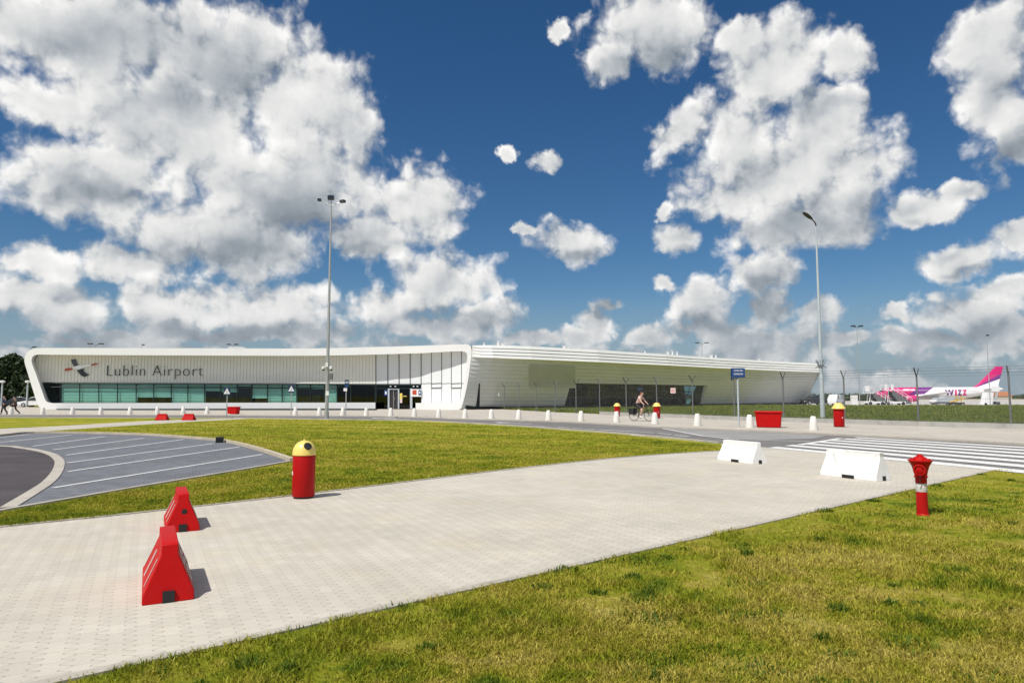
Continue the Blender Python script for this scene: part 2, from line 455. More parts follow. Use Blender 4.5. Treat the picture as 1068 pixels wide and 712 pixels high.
M['bird_white'] = simple('white emblem body', (.94, .95, .97), .4)
M['white'] = simple('white sign paint', (.8, .8, .8), .45, var=.03)
M['pale_pink'] = simple('pale warning plate', (.78, .62, .60), .5)
M['letter'] = simple('charcoal lettering', (.035, .042, .055), .4)
M['emblem_slate'] = simple('slate blue emblem', (.085, .095, .14), .4)
M['emblem_red'] = simple('red emblem', (.50, .07, .03), .4)
M['magenta'] = simple('magenta livery', (.62, .010, .17), .3, var=.02)
M['purple'] = simple('purple livery', (.13, .018, .19), .3, var=.02)
M['plane_white'] = simple('white aircraft paint', (.80, .80, .80), .3, var=.03)
M['tyre'] = simple('tyre rubber', (.02, .02, .02), .8)
M['car_black'] = simple('black car paint', (.012, .013, .016), .2, coat=.6)
M['car_white'] = simple('white car paint', (.75, .75, .75), .25, coat=.5)
M['car_glass'] = simple('car window', (.015, .02, .024), .08, spec=.8)
M['safety_yellow'] = simple('yellow machine paint', (.62, .40, .03), .4)
M['skin'] = simple('skin', (.58, .36, .27), .5)
M['hair_brown'] = simple('reddish brown hair', (.17, .065, .028), .6, var=.2, scale=20)
M['hair_dark'] = simple('dark hair', (.03, .022, .018), .6)
M['pink_top'] = simple('pale pink shirt', (.72, .47, .42), .75)
M['navy'] = simple('navy jacket', (.020, .028, .075), .75)
M['charcoal'] = simple('charcoal cloth', (.030, .027, .030), .8)
M['brown_cloth'] = simple('dark brown cloth', (.060, .036, .034), .8)
M['bark'] = simple('bark', (.10, .075, .055), .9, var=.3, scale=6, bump=.02)
M['tile'] = simple('terracotta roof tiles', (.38, .15, .07), .8)
M['house'] = simple('cream render', (.55, .48, .38), .8)
def leaf_mat(name, cols):
    m, n, p, out = new_mat(name)
    at_ = n.node('ShaderNodeAttribute'); at_.attribute_name = 'tone'
    c = n.ramp(at_.outputs['Fac'], [(0, cols[0]), (.6, cols[1]), (1, cols[2])])
    n.l.new(c, p.inputs['Base Color']); p.inputs['Roughness'].default_value = .6
    p.inputs['Specular IOR Level'].default_value = .25
    return m
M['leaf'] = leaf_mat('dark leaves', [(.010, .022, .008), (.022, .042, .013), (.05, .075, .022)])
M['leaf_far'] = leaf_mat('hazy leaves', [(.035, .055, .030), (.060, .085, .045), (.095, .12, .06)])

# ------------------------------------------------------------------ mesh builder
class MB:
    def __init__(s): s.v = []; s.f = []; s.mi = []; s.mats = []
    def mat(s, m):
        m = M[m] if isinstance(m, str) else m
        if m not in s.mats: s.mats.append(m)
        return s.mats.index(m)
    def add(s, vs, fs, m=0):
        o = len(s.v); s.v += [tuple(q) for q in vs]
        for f in fs: s.f.append(tuple(i + o for i in f)); s.mi.append(m)
    def box(s, c, size, rz=0.0, m=0, top=(1, 1)):
        cx, cy, cz = c; a, b, h = size[0] / 2, size[1] / 2, size[2] / 2
        co, si = math.cos(rz), math.sin(rz)
        vs = []
        for z, k in ((-h, (1, 1)), (h, top)):
            for x, y in ((-a, -b), (a, -b), (a, b), (-a, b)):
                x *= k[0]; y *= k[1]
                vs.append((cx + x * co - y * si, cy + x * si + y * co, cz + z))
        s.add(vs, [(3, 2, 1, 0), (4, 5, 6, 7), (0, 1, 5, 4), (1, 2, 6, 5), (2, 3, 7, 6), (3, 0, 4, 7)], m)
    def lathe(s, prof, c=(0, 0, 0), n=24, m=0, cap=True, axis='Z'):
        vs = []
        for r, z in prof:
            for k in range(n):
                a = 2 * math.pi * k / n
                p = (r * math.cos(a), r * math.sin(a), z)
                if axis == 'Y': p = (p[0], -p[2], p[1])
                if axis == 'X': p = (p[2], p[0], p[1])
                vs.append((c[0] + p[0], c[1] + p[1], c[2] + p[2]))
        fs = []
        for j in range(len(prof) - 1):
            for k in range(n):
                a, b = j * n + k, j * n + (k + 1) % n
                fs.append((a, b, b + n, a + n))
        if cap:
            fs.append(tuple(reversed(range(n)))); fs.append(tuple((len(prof) - 1) * n + k for k in range(n)))
        s.add(vs, fs, m)
    def tube(s, pts, r, n=8, m=0, cap=True):
        pts = [Vector(p) for p in pts]
        rs = r if isinstance(r, (list, tuple)) else [r] * len(pts)
        vs = []; up = Vector((0, 0, 1))
        for i, p in enumerate(pts):
            d = (pts[min(i + 1, len(pts) - 1)] - pts[max(i - 1, 0)]).normalized()
            u = d.cross(up)
            if u.length < 1e-3: u = d.cross(Vector((0, 1, 0)))
            u.normalize(); w = u.cross(d)
            for k in range(n):
                a = 2 * math.pi * k / n
                vs.append(p + (u * math.cos(a) + w * math.sin(a)) * rs[i])
        fs = []
        for i in range(len(pts) - 1):
            for k in range(n):
                a, b = i * n + k, i * n + (k + 1) % n
                fs.append((a, b, b + n, a + n))
        if cap:
            fs.append(tuple(reversed(range(n)))); fs.append(tuple((len(pts) - 1) * n + k for k in range(n)))
        s.add(vs, fs, m)
    def prism(s, poly, z0, z1, m=0):
        n = len(poly)
        vs = [(p[0], p[1], z0) for p in poly] + [(p[0], p[1], z1) for p in poly]
        s.add(vs, [tuple(reversed(range(n))), tuple(range(n, 2 * n))] + [(i, (i + 1) % n, n + (i + 1) % n, n + i) for i in range(n)], m)
    def strip(s, A, Bq, m=0, flip=False):
        n = len(A); vs = list(A) + list(Bq)
        fs = [(i, i + 1, n + i + 1, n + i) for i in range(n - 1)]
        if flip: fs = [tuple(reversed(f)) for f in fs]
        s.add(vs, fs, m)
    def slab(s, pts, off, m=0):
        """flat polygon given as 3D points, thickened by the vector off"""
        n = len(pts); off = Vector(off)
        vs = [Vector(p) for p in pts] + [Vector(p) + off for p in pts]
        s.add(vs, [tuple(range(n)), tuple(reversed(range(n, 2 * n)))] + [(i, n + i, n + (i + 1) % n, (i + 1) % n) for i in range(n)], m)
    def build(s, name, mat=None, parent=None, smooth=False, origin=None, bevel=0.0, recalc=True, autosm=35):
        me = bpy.data.meshes.new(name)
        vs = s.v
        if origin is not None: vs = [(a - origin[0], b - origin[1], c - origin[2]) for a, b, c in vs]
        me.from_pydata(vs, [], s.f)
        if s.mats:
            for q in s.mats: me.materials.append(q)
            me.polygons.foreach_set('material_index', s.mi)
        if mat is not None and not s.mats: me.materials.append(M[mat] if isinstance(mat, str) else mat)
        if recalc:
            bm = bmesh.new(); bm.from_mesh(me); bmesh.ops.recalc_face_normals(bm, faces=bm.faces); bm.to_mesh(me); bm.free()
        if smooth:
            me.polygons.foreach_set('use_smooth', [True] * len(me.polygons))
            try: me.set_sharp_from_angle(angle=math.radians(autosm))
            except Exception: pass
        me.update()
        o = bpy.data.objects.new(name, me); COL.objects.link(o)
        if origin is not None: o.location = origin
        if parent is not None: o.parent = parent
        if bevel:
            b = o.modifiers.new('bevel', 'BEVEL'); b.width = bevel; b.segments = 2; b.limit_method = 'ANGLE'; b.angle_limit = math.radians(30)
        return o

def tag(o, label=None, cat=None, group=None, kind=None):
    if label: o['label'] = label
    if cat: o['category'] = cat
    if group: o['group'] = group
    if kind: o['kind'] = kind
    return o

def thing(name, label, cat, loc=(0, 0, 0), rz=0.0, group=None, scale=1.0):
    o = bpy.data.objects.new(name, None); COL.objects.link(o)
    o.empty_display_size = .3
    o.location = loc; o.rotation_euler = (0, 0, rz); o.scale = (scale,) * 3
    return tag(o, label, cat, group)

def dup(root, loc, rz=None, label=None, scale=None):
    r = root.copy(); COL.objects.link(r); r.location = loc
    if rz is not None: r.rotation_euler = (0, 0, rz)
    if scale is not None: r.scale = scale if isinstance(scale, (tuple, list)) else (scale,) * 3
    if label: r['label'] = label
    for ch in list(root.children):
        c = ch.copy(); COL.objects.link(c); c.parent = r
        for g in list(ch.children):
            d = g.copy(); COL.objects.link(d); d.parent = c
    return r

def text_mesh(body, size, extrude, offset=0.0, spacing=1.0):
    c = bpy.data.curves.new('txt', 'FONT'); c.body = body; c.size = size; c.extrude = extrude
    c.offset = offset; c.space_character = spacing; c.align_x = 'LEFT'
    o = bpy.data.objects.new('txt', c); COL.objects.link(o)
    dg = bpy.context.evaluated_depsgraph_get(); dg.update()
    me = bpy.data.meshes.new_from_object(o.evaluated_get(dg))
    bpy.data.objects.remove(o); bpy.data.curves.remove(c)
    return me

def densify(pts, n=6):
    """Catmull-Rom through the points"""
    pts = [Vector(p) for p in pts]; out = []
    for i in range(len(pts) - 1):
        p0, p1, p2, p3 = pts[max(i - 1, 0)], pts[i], pts[i + 1], pts[min(i + 2, len(pts) - 1)]
        for k in range(n):
            t = k / n
            out.append(0.5 * ((2 * p1) + (p2 - p0) * t + (2 * p0 - 5 * p1 + 4 * p2 - p3) * t * t + (3 * p1 - p0 - 3 * p2 + p3) * t ** 3))
    out.append(pts[-1]); return out

def tess(poly, z, name, mat, kind='structure', zf=None):
    from mathutils.geometry import tessellate_polygon
    P = [Vector((p[0], p[1], 0)) for p in poly]
    tri = tessellate_polygon([P])
    b = MB(); b.add([(p.x, p.y, z if zf is None else zf(p.x, p.y) + z) for p in P], tri)
    o = b.build(name, mat, recalc=False)
    bm = bmesh.new(); bm.from_mesh(o.data)
    for f in bm.faces:
        f.normal_update()
        if f.normal.z < 0: f.normal_flip()
    bm.to_mesh(o.data); bm.free()
    return tag(o, kind=kind)

def ribbon(b, pts, w, z0, z1, m=0, side=0.0):
    """a kerb or painted line of width w along ground points"""
    P = [Vector((p[0], p[1], 0)) for p in pts]
    L, R = [], []
    for i, p in enumerate(P):
        d = (P[min(i + 1, len(P) - 1)] - P[max(i - 1, 0)]).normalized(); nrm = Vector((-d.y, d.x, 0))
        L.append(p + nrm * (w / 2 + side)); R.append(p - nrm * (w / 2 - side))
    if z1 is None:
        b.add([(q.x, q.y, z0) for q in L] + [(q.x, q.y, z0) for q in R], [(i, len(P) + i, len(P) + i + 1, i + 1) for i in range(len(P) - 1)], m)
        return
    n = len(P)
    vs = [(q.x, q.y, z0) for q in L] + [(q.x, q.y, z0) for q in R] + [(q.x, q.y, z1) for q in L] + [(q.x, q.y, z1) for q in R]
    fs = []
    for i in range(n - 1):
        fs += [(2 * n + i, 3 * n + i, 3 * n + i + 1, 2 * n + i + 1), (i, 2 * n + i, 2 * n + i + 1, i + 1), (n + i + 1, 3 * n + i + 1, 3 * n + i, n + i)]
    fs += [(0, n, 3 * n, 2 * n), (n - 1, 3 * n - 1, 4 * n - 1, 2 * n - 1)]
    b.add(vs, fs, m)

# ------------------------------------------------------------------ terrain
def smooth01(t):
    t = min(max(t, 0.0), 1.0); return t * t * (3 - 2 * t)
def gz(x, y):                      # the airfield lies a little lower than the forecourt
    return -1.3 * smooth01((y - 108) / 100.0) * smooth01((x + 20) / 60.0)

xs = [-3000, -1200, -500, -250, -140, -90, -60] + [-50 + 5 * i for i in range(33)] + [130, 160, 220, 320, 600, 1300, 3000]
ys = [-200, -60, -20, 0, 10, 20, 30, 50, 70, 90, 100] + [108 + 5 * i for i in range(21)] + [230, 300, 450, 700, 1200, 2200, 4500]
b = MB()
vs = [(x, y, gz(x, y)) for y in ys for x in xs]
nx = len(xs)
b.add(vs, [(j * nx + i, j * nx + i + 1, (j + 1) * nx + i + 1, (j + 1) * nx + i) for j in range(len(ys) - 1) for i in range(nx - 1)])
tag(b.build('ground', 'turf', smooth=True, recalc=False), kind='structure')

def GP(lst): return [G(*p) for p in lst]
def ext(p, q, d):                  # the point d metres beyond q on the line p -> q
    v = (Vector(q) - Vector(p)); v.z = 0; return Vector(q) + v.normalized() * d

# forecourt of pale pavers
low = GP([(45, 707), (250, 665.5), (400, 634), (534, 603.5), (634, 577), (749, 556), (834, 537), (914, 515), (984, 500.5), (1036, 490)])
def fair(pts, deg):
    """lay surveyed edge points on one fair curve"""
    p = np.array([(q.x, q.y) for q in pts]); o = p[0]; d = p[-1] - p[0]; d = d / np.hypot(*d); nn = np.array([-d[1], d[0]])
    u, v = (p - o) @ d, (p - o) @ nn; c = np.polyfit(u, v, deg)
    return [Vector((*(o + d * a + nn * np.polyval(c, a)), 0)) for a in np.linspace(u[0], u[-1], 16)]
low = fair(low, 2)
low = [ext(low[1], low[0], 14)] + low
top = GP([(750, 470), (700, 474.6), (620, 480), (500, 491.5), (340, 514), (305, 519), (220, 527.5), (130, 536.5), (0, 549.8)])
top = fair(top, 3)
top = top + [ext(top[-2], top[-1], 16)]
redge = GP([(1036, 490), (940, 480.3), (850, 471.2), (800, 466.6), (752, 462.5)])
plaza_poly = low + redge[1:] + top
tess(plaza_poly, .006, 'forecourt_pavement', 'paver')
b = MB()
ribbon(b, low, .09, -.05, .014, side=-.047)
tag(b.build('forecourt_edging', 'kerb', recalc=True), kind='structure')
b = MB(); ribbon(b, low, .016, .0085, None, side=.007)
tag(b.build('edging_joint', 'gapdark', recalc=False), kind='structure')
b = MB(); ribbon(b, top, .06, -.05, .02, side=-.03)
tag(b.build('lawn_edging', 'kerb', recalc=True), kind='structure')

# road
near_px = [(-60, 435.3), (130, 435.8), (245, 436.1), (330, 437.3), (400, 438.1), (450, 439.4), (500, 442), (540, 444.3), (580, 447.3), (640, 451.7), (680, 455.4), (720, 459), (752, 462.3), (800, 466.4), (850, 471), (940, 480.1), (1036, 489.8)]
far_px = [(-60, 433.2), (130, 433.2), (330, 434.1), (400, 434.8), (450, 436.2), (480, 437.4), (580, 440.2), (640, 443.4), (680, 445.9), (745, 448.5), (800, 450.8), (860, 453.6), (900, 455.5), (1000, 460.6), (1068, 464.6)]
near = densify(GP(near_px), 5); near.append(ext(near[-2], near[-1], 14))
farr = densify(GP(far_px), 5); farr.append(ext(farr[-2], farr[-1], 14))
tess(near + farr[::-1], .004, 'road', 'road')
# worn lay-by along the far kerb
bay_px = [(691, 446.6), (745, 448.8), (800, 451.1), (862, 454.3), (846, 457.4), (800, 458.6), (760, 457.4), (733, 454.6)]
tess(GP(bay_px), .008, 'lay_by', 'bay')
# pavement in front of the terminal
walk_far = GP([(1068, 446.3), (958, 443.2), (855, 439.3), (766, 437.2), (653, 432.2), (559, 428.0), (512, 426.3), (497, 425.6), (480, 424.5), (30, 424.5), (20, 422.6), (-80, 422.4)])
walk_far = [ext(walk_far[1], walk_far[0], 14)] + walk_far
tess(farr + walk_far, .012, 'pavement', 'walk')
b = MB(); ribbon(b, farr, .16, -.05, .075, side=.08)
tag(b.build('pavement_kerb', 'kerb', recalc=True), kind='structure')
b = MB(); ribbon(b, near[:61], .14, -.05, .06, side=-.07)
tag(b.build('lawn_kerb', 'kerb', recalc=True), kind='structure')
# path from the crossing to the car park
path_top = GP([(-60, 450), (0, 447), (60, 444.3), (150, 439), (200, 437.2), (245, 436.2)])
path_low = GP([(262, 436.4), (200, 439.6), (150, 442.6), (60, 448.6), (34, 451.4), (0, 452.6), (-60, 456)])
tess(path_top + path_low, .005, 'footpath', 'walk')

# car park of blue grey pavers with its asphalt lane
far_k = densify(GP([(-70, 460), (0, 455), (28, 452.2), (75, 452), (150, 454), (213, 458.6), (235, 461.3), (265, 468.6), (302, 481.2)]), 5)
near_k = densify(GP([(302, 481.2), (240, 492), (150, 507), (75, 520), (0, 533), (-120, 556)]), 4)
tess(far_k + near_k[1:], .006, 'car_park', 'park')
lane = densify(GP([(-120, 463.5), (0, 465), (25, 467), (45, 470.2), (58, 474), (66, 480), (66.5, 487), (63, 495), (55, 504), (42, 513), (28, 522), (16, 529.5)]), 5)
lane_poly = lane + [Vector(q) for q in GP([(0, 532.2), (-120, 553)])]
tess(lane_poly, .010, 'asphalt_lane', 'dark_asphalt')
b = MB(); ribbon(b, lane, .20, -.02, .022, side=-.09)
tag(b.build('lane_kerb', 'kerb', recalc=True), kind='structure')
b = MB(); ribbon(b, far_k, .13, -.05, .085, side=.06)
tag(b.build('car_park_kerb', 'kerb_tan', recalc=True), kind='structure')
b = MB(); ribbon(b, near_k, .09, -.05, .03, side=.03)
tag(b.build('car_park_edging', 'kerb', recalc=True), kind='structure')
b = MB(); bo = G(229, 461.5)
b.box((bo.x, bo.y, .1), (.26, .2, .2), .4)
tag(b.build('drain_outlet', 'black', bevel=.02), 'small black drain box set in the car park kerb', 'drain')
# apron and taxiway
b = MB()
axs = [22 + 8 * i for i in range(60)]; ays = [112 + 6 * i for i in range(20)] + [240, 300, 400, 520]
b.add([(x, y, gz(x, y) + .03) for y in ays for x in axs], [(j * 60 + i, j * 60 + i + 1, (j + 1) * 60 + i + 1, (j + 1) * 60 + i) for j in range(len(ays) - 1) for i in range(59)])
tag(b.build('apron', 'apron', recalc=False, smooth=True), kind='structure')

# ------------------------------------------------------------------ paint
b = MB()
for p, q in (((70.5, 492), (250, 466.2)), ((55.5, 509), (274, 474)), ((69.5, 483), (222, 462.8)), ((69, 474.8), (192, 458.3)), ((55.5, 469.2), (150, 457)), ((34, 465.4), (110, 455.2)), ((-5, 462), (74, 453.6)), ((-40, 460.5), (30, 453.2))):
    ribbon(b, [G(*p), G(*q)], .10, .0135, None)
tag(b.build('stall_lines', 'line_park', recalc=False), kind='structure')
b = MB()
fa, fb_ = G(896, 456.0), ext(G(1000, 461.2), G(1068, 465.2), 12)
na, nb = G(801, 467.0), ext(G(940, 480.6), G(1036, 490.2), 12)
NS = 7
for i in range(NS):
    s0, s1 = i / (NS - .5) + (.012 if i == 0 else 0), (i + .52) / (NS - .5)
    quad = [fa.lerp(na, s0), fb_.lerp(nb, s0), fb_.lerp(nb, s1), fa.lerp(na, s1)]
    b.add([(q.x, q.y, .013) for q in quad], [(3, 2, 1, 0)])
ribbon(b, [G(691, 446.8), G(732.5, 454.6), G(760, 457.6), G(790, 459.0), G(845, 460.4)], .13, .013, None)
ribbon(b, [G(834, 464.0), G(877, 457.2)], .22, .0135, None)
for x, y in ((499, 441.3), (519, 442.6), (541, 443.9), (563, 444.6), (588, 445.8), (602, 446.6), (615, 447.5), (630, 448.4), (644, 449.2), (659, 450), (675, 451)):
    c = G(x, y); d = (G(x + 6, y + .45) - c).normalized()
    ribbon(b, [c - d * .5, c + d * .5], .12, .013, None)
for x, y in ((665, 454.4), (693, 452.3), (711, 454.6)):
    c = G(x, y); d = (G(x + 6, y + .55) - c).normalized(); ribbon(b, [c - d * .5, c + d * .5], .14, .013, None)
for x, y in ((541, 441.6), (405, 436.6), (418, 437)):
    c = G(x, y); d = (G(x + 6, y + .3) - c).normalized(); pz = Vector((-d.y, d.x, 0))
    ribbon(b, [c - d * 1.5, c + d * 1.2], .16, .013, None)
    b.add([(q.x, q.y, .0135) for q in (c - d * 1.2 + pz * .45, c - d * 2.4, c - d * 1.2 - pz * .45)], [(0, 1, 2)])
o = b.build('road_markings', 'line', recalc=False); tag(o, kind='structure')
for f in o.data.polygons:
    pass
bm = bmesh.new(); bm.from_mesh(o.data)
for f in bm.faces:
    f.normal_update()
    if f.normal.z < 0: f.normal_flip()
bm.to_mesh(o.data); bm.free()
b = MB(); ribbon(b, [G(908, 455.2), G(1000, 459.6), G(1068, 463.3), ext(G(1000, 459.6), G(1068, 463.3), 12)], .42, .016, None, side=.10)
tag(b.build('tactile_strip', 'line_yellow', recalc=False), kind='structure')

# ------------------------------------------------------------------ terminal building
def interp(x, pts):
    if x <= pts[0][0]: return pts[0][1]
    for (x0, y0), (x1, y1) in zip(pts, pts[1:]):
        if x <= x1: return y0 + (y1 - y0) * (x - x0) / (x1 - x0)
    return pts[-1][1]
def Yf(px): return interp(px, [(20, 82.0), (200, 81.6), (300, 81.2), (400, 80.0), (440, 79.2), (480, 78.0), (495, 77.6)])
def Rec(px): return interp(px, [(30, 1.66), (395, 1.66), (430, 1.6), (455, 1.3), (475, 1.0), (490, .7)])
def F(px, py): return at(px, py, Yf(px))
def Wl(px, py, d=0.0): return at(px, py, Yf(px) + Rec(px) + d)

T = thing('terminal_building', 'long white airport terminal with rounded shell, teal window row and lettered cream facade', 'building', (-20, 82, 0))
TO = Vector(T.location)
def tb(b, name, mat=None, parent=T, **k):
    o = b.build(name, mat, None, **k)
    o.parent = parent
    if parent is T: o.matrix_parent_inverse = Matrix.Translation(-TO)
    return o

# shell: outer and inner outline of the white frame, both given as seen in the facade plane
topx = [(41, 362.8), (60, 362.7), (100, 362.8), (150, 362.9), (200, 363), (250, 363.2), (300, 363.3), (330, 363.1), (360, 362.6), (400, 361.5), (440, 360.4), (465, 359.5), (478, 359), (486, 358.9)]
undx = [(40, 369.6), (60, 369.8), (100, 370.1), (150, 370.4), (200, 370.6), (250, 370.8), (300, 370.9), (330, 370.8), (360, 370.3), (400, 369.4), (440, 368.2), (465, 366.8), (476, 366.2), (482, 366.2)]
outL = [(391.5, 426.4), (340, 426.4), (250, 426.4), (150, 426.6), (80, 426.8), (55, 427), (49, 426.9), (44.5, 426.4), (41.5, 425), (39.5, 422.3), (37, 415), (33, 402.5), (29.2, 390), (26.2, 380.5), (25.3, 376), (25.8, 371.5), (27.8, 367.8), (31, 365), (35.5, 363.3)] + topx
innL = [(391.5, 419.6), (340, 419.7), (250, 419.8), (150, 420.1), (80, 420.2), (57, 420.2), (53, 420.1), (50, 419.4), (48, 418.1), (46.8, 416), (44.5, 409.5), (41.5, 401), (37.6, 390), (34.2, 381.5), (33, 377.5), (32.9, 374.5), (33.8, 372.2), (35.4, 370.5), (37.3, 369.8)] + undx
outR = [(489.5, 359.7), (491.5, 362), (492, 366), (491.6, 372), (490.3, 382), (488.6, 394), (486.8, 404), (484.8, 413), (483, 420), (481.4, 424.5), (479.6, 426.8), (476.5, 427.5), (470, 427.4), (455, 427.1), (433.5, 426.7)]
innR = [(485, 366.8), (486.7, 368.2), (487.4, 371), (487.3, 376), (486.6, 384), (485.4, 394), (484, 404), (482.6, 411), (481.2, 416), (480, 418.8), (478.4, 420), (475, 420.2), (468, 420.2), (455, 420.1), (433.5, 420)]
O = [F(*p) for p in outL + outR]; I = [F(*p) for p in innL + innR]
kw = []                                              # back edge of the reveal, on the recessed wall
for (x, y) in innL + innR:
    dxp = 0.0
    if x < 60: dxp = 3.4 * smooth01((60 - x) / 12.0)
    if x > 478: dxp = -.8
    kw.append(Wl(x + dxp, y))
b = MB()
b.strip(O, I)
tb(b, 'facade_frame', 'shell', smooth=True, autosm=25)
b = MB(); b.strip(I, kw)
tb(b, 'reveal', 'shell', smooth=True, autosm=40)
# underside of the plinth and outer flank on the left
b = MB()
nL = len(outL)
L = [F(*p) for p in outL]
b.strip(L[:20], [p + Vector((1.5 if 5 < i else 0, 38 if i > 8 else 1.0, .05)) for i, p in enumerate(L[:20])])
R_ = [F(*p) for p in outR]
b.strip(R_[10:], [p + Vector((0, 1.2, .05)) for p in R_[10:]])
tb(b, 'shell_return', 'shell', smooth=True)
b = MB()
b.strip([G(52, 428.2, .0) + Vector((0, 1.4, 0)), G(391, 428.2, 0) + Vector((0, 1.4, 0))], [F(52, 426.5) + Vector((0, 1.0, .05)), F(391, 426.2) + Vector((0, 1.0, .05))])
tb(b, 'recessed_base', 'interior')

# cream ribbed panel wall with grooves
bx_ = [36.6 + (388.0 - 36.6) * i / 40 for i in range(41)]
def wall_x(px, py):                                  # left end follows the slanted reveal
    lim = interp(py, [(370, 40.5), (372, 38), (376, 36.4), (381.5, 37.4), (390, 41.0), (400, 44.6), (409.5, 48), (416, 50.2), (420, 53)])
    return max(px, lim)
def eave(px): return interp(px, undx)
def glz(px): return interp(px, [(30, 399.2), (180, 399.8), (300, 400.3), (391, 400.8), (500, 401)])
b = MB()
rows = [0, .05, .15, .35, .7, 1]
grid = []
for r in rows:
    for px in bx_ + [391.8]:
        y = (eave(px) - .6) * (1 - r) + glz(px) * r
        grid.append(Wl(wall_x(px, y), y))
w_ = len(bx_) + 1
b.add(grid, [(j * w_ + i, j * w_ + i + 1, (j + 1) * w_ + i + 1, (j + 1) * w_ + i) for j in range(len(rows) - 1) for i in range(w_ - 1)])
cw = tb(b, 'cream_panel_wall', 'beige', recalc=True)
b = MB(); k = 0; px = 40.0
while px < 391:
    t0 = eave(px) - .3
    ylow = glz(px)
    for yy in range(int(t0 * 2), int(ylow * 2)):      # start below the rounded corner
        if wall_x(px, yy / 2) <= px: t0 = yy / 2; break
    lowest = t0
    yy = ylow
    while wall_x(px, yy) > px and yy > t0 + 1: yy -= .5
    a, c = Wl(px, t0, -.03), Wl(px, yy, -.03)
    b.box(((a.x + c.x) / 2, (a.y + c.y) / 2, (a.z + c.z) / 2), (.035, .05, a.z - c.z))
    px += 3.45
o = b.build('panel_groove', 'rib', None); o.parent = cw

# lettering and stork emblem
lt = text_mesh('Lublin Airport', 1.0, .05, -.026, 1.10)
xsz = [v.co.x for v in lt.vertices]; ysz = [v.co.y for v in lt.vertices]
p0, p1 = Wl(111.5, 391.5, -.14), Wl(211.8, 391.5, -.14)
cap = (Wl(112, 381.0, -.14).z - Wl(112, 391.9, -.14).z)
# baseline is z=0 of the font; cap height from the letter L
capf = max(v.co.y for v in lt.vertices if v.co.x < (min(xsz) + .3))
sx = (p1.x - p0.x) / (max(xsz) - min(xsz)); sy = cap / capf
base = Wl(112, 391.9, -.14).z
x0f = min(xsz)
for v in lt.vertices:
    c = v.co.copy(); v.co = (p0.x + (c.x - x0f) * sx, p0.y + (p1.y - p0.y) * (c.x - x0f) / (max(xsz) - x0f) - c.z, base + c.y * sy)
bm = bmesh.new(); bm.from_mesh(lt); bmesh.ops.remove_doubles(bm, verts=bm.verts, dist=1e-5)
seen, comps = set(), []
for v in bm.verts:
    if v in seen: continue
    st, comp = [v], []
    seen.add(v)
    while st:
        q = st.pop(); comp.append(q)
        for ed in q.link_edges:
            w = ed.other_vert(q)
            if w not in seen: seen.add(w); st.append(w)
    comps.append((min(q.co.x for q in comp), max(q.co.x for q in comp), comp))
comps.sort(key=lambda c: c[0])
glyphs = []
for c in comps:                                       # the dot of an i belongs to its stem
    if glyphs and c[0] < glyphs[-1][1] - .02 and (c[1] - c[0]) < .25: glyphs[-1] = (glyphs[-1][0], max(glyphs[-1][1], c[1]), glyphs[-1][2] + c[2])
    else: glyphs.append(c)
for g in glyphs:
    vi = {v: i for i, v in enumerate(g[2])}
    fs_ = {f for v in g[2] for f in v.link_faces}
    me = bpy.data.meshes.new('sign_letter'); me.from_pydata([v.co[:] for v in g[2]], [], [[vi[v] for v in f.verts] for f in fs_])
    me.materials.append(M['letter']); o = bpy.data.objects.new('sign_letter', me); COL.objects.link(o); o.parent = T; o.matrix_parent_inverse = Matrix.Translation(-TO)
bm.free()
b = MB()
def emb(poly, mat, d=-.12):
    pts = [Wl(60 + x / 6.675, 365 + y / 6.675, d) for x, y in poly]
    b.slab(pts, (0, -.06, 0), b.mat(mat))
emb([(94, 66), (128, 63), (132, 84), (142, 106), (118, 114), (103, 92)], 'emblem_slate')
emb([(136, 142), (162, 132), (184, 130), (178, 143), (200, 162), (224, 170), (188, 188), (164, 174)], 'letter')
emb([(106, 120), (140, 108), (200, 101), (240, 98), (236, 107), (200, 119), (150, 134), (112, 133)], 'bird_white', -.19)
emb([(236, 99), (262, 93), (290, 92), (264, 103), (240, 108)], 'emblem_red', -.19)
emb([(50, 132), (78, 125), (104, 125), (104, 134), (80, 140), (54, 146)], 'emblem_red', -.19)
tb(b, 'stork_emblem', None)

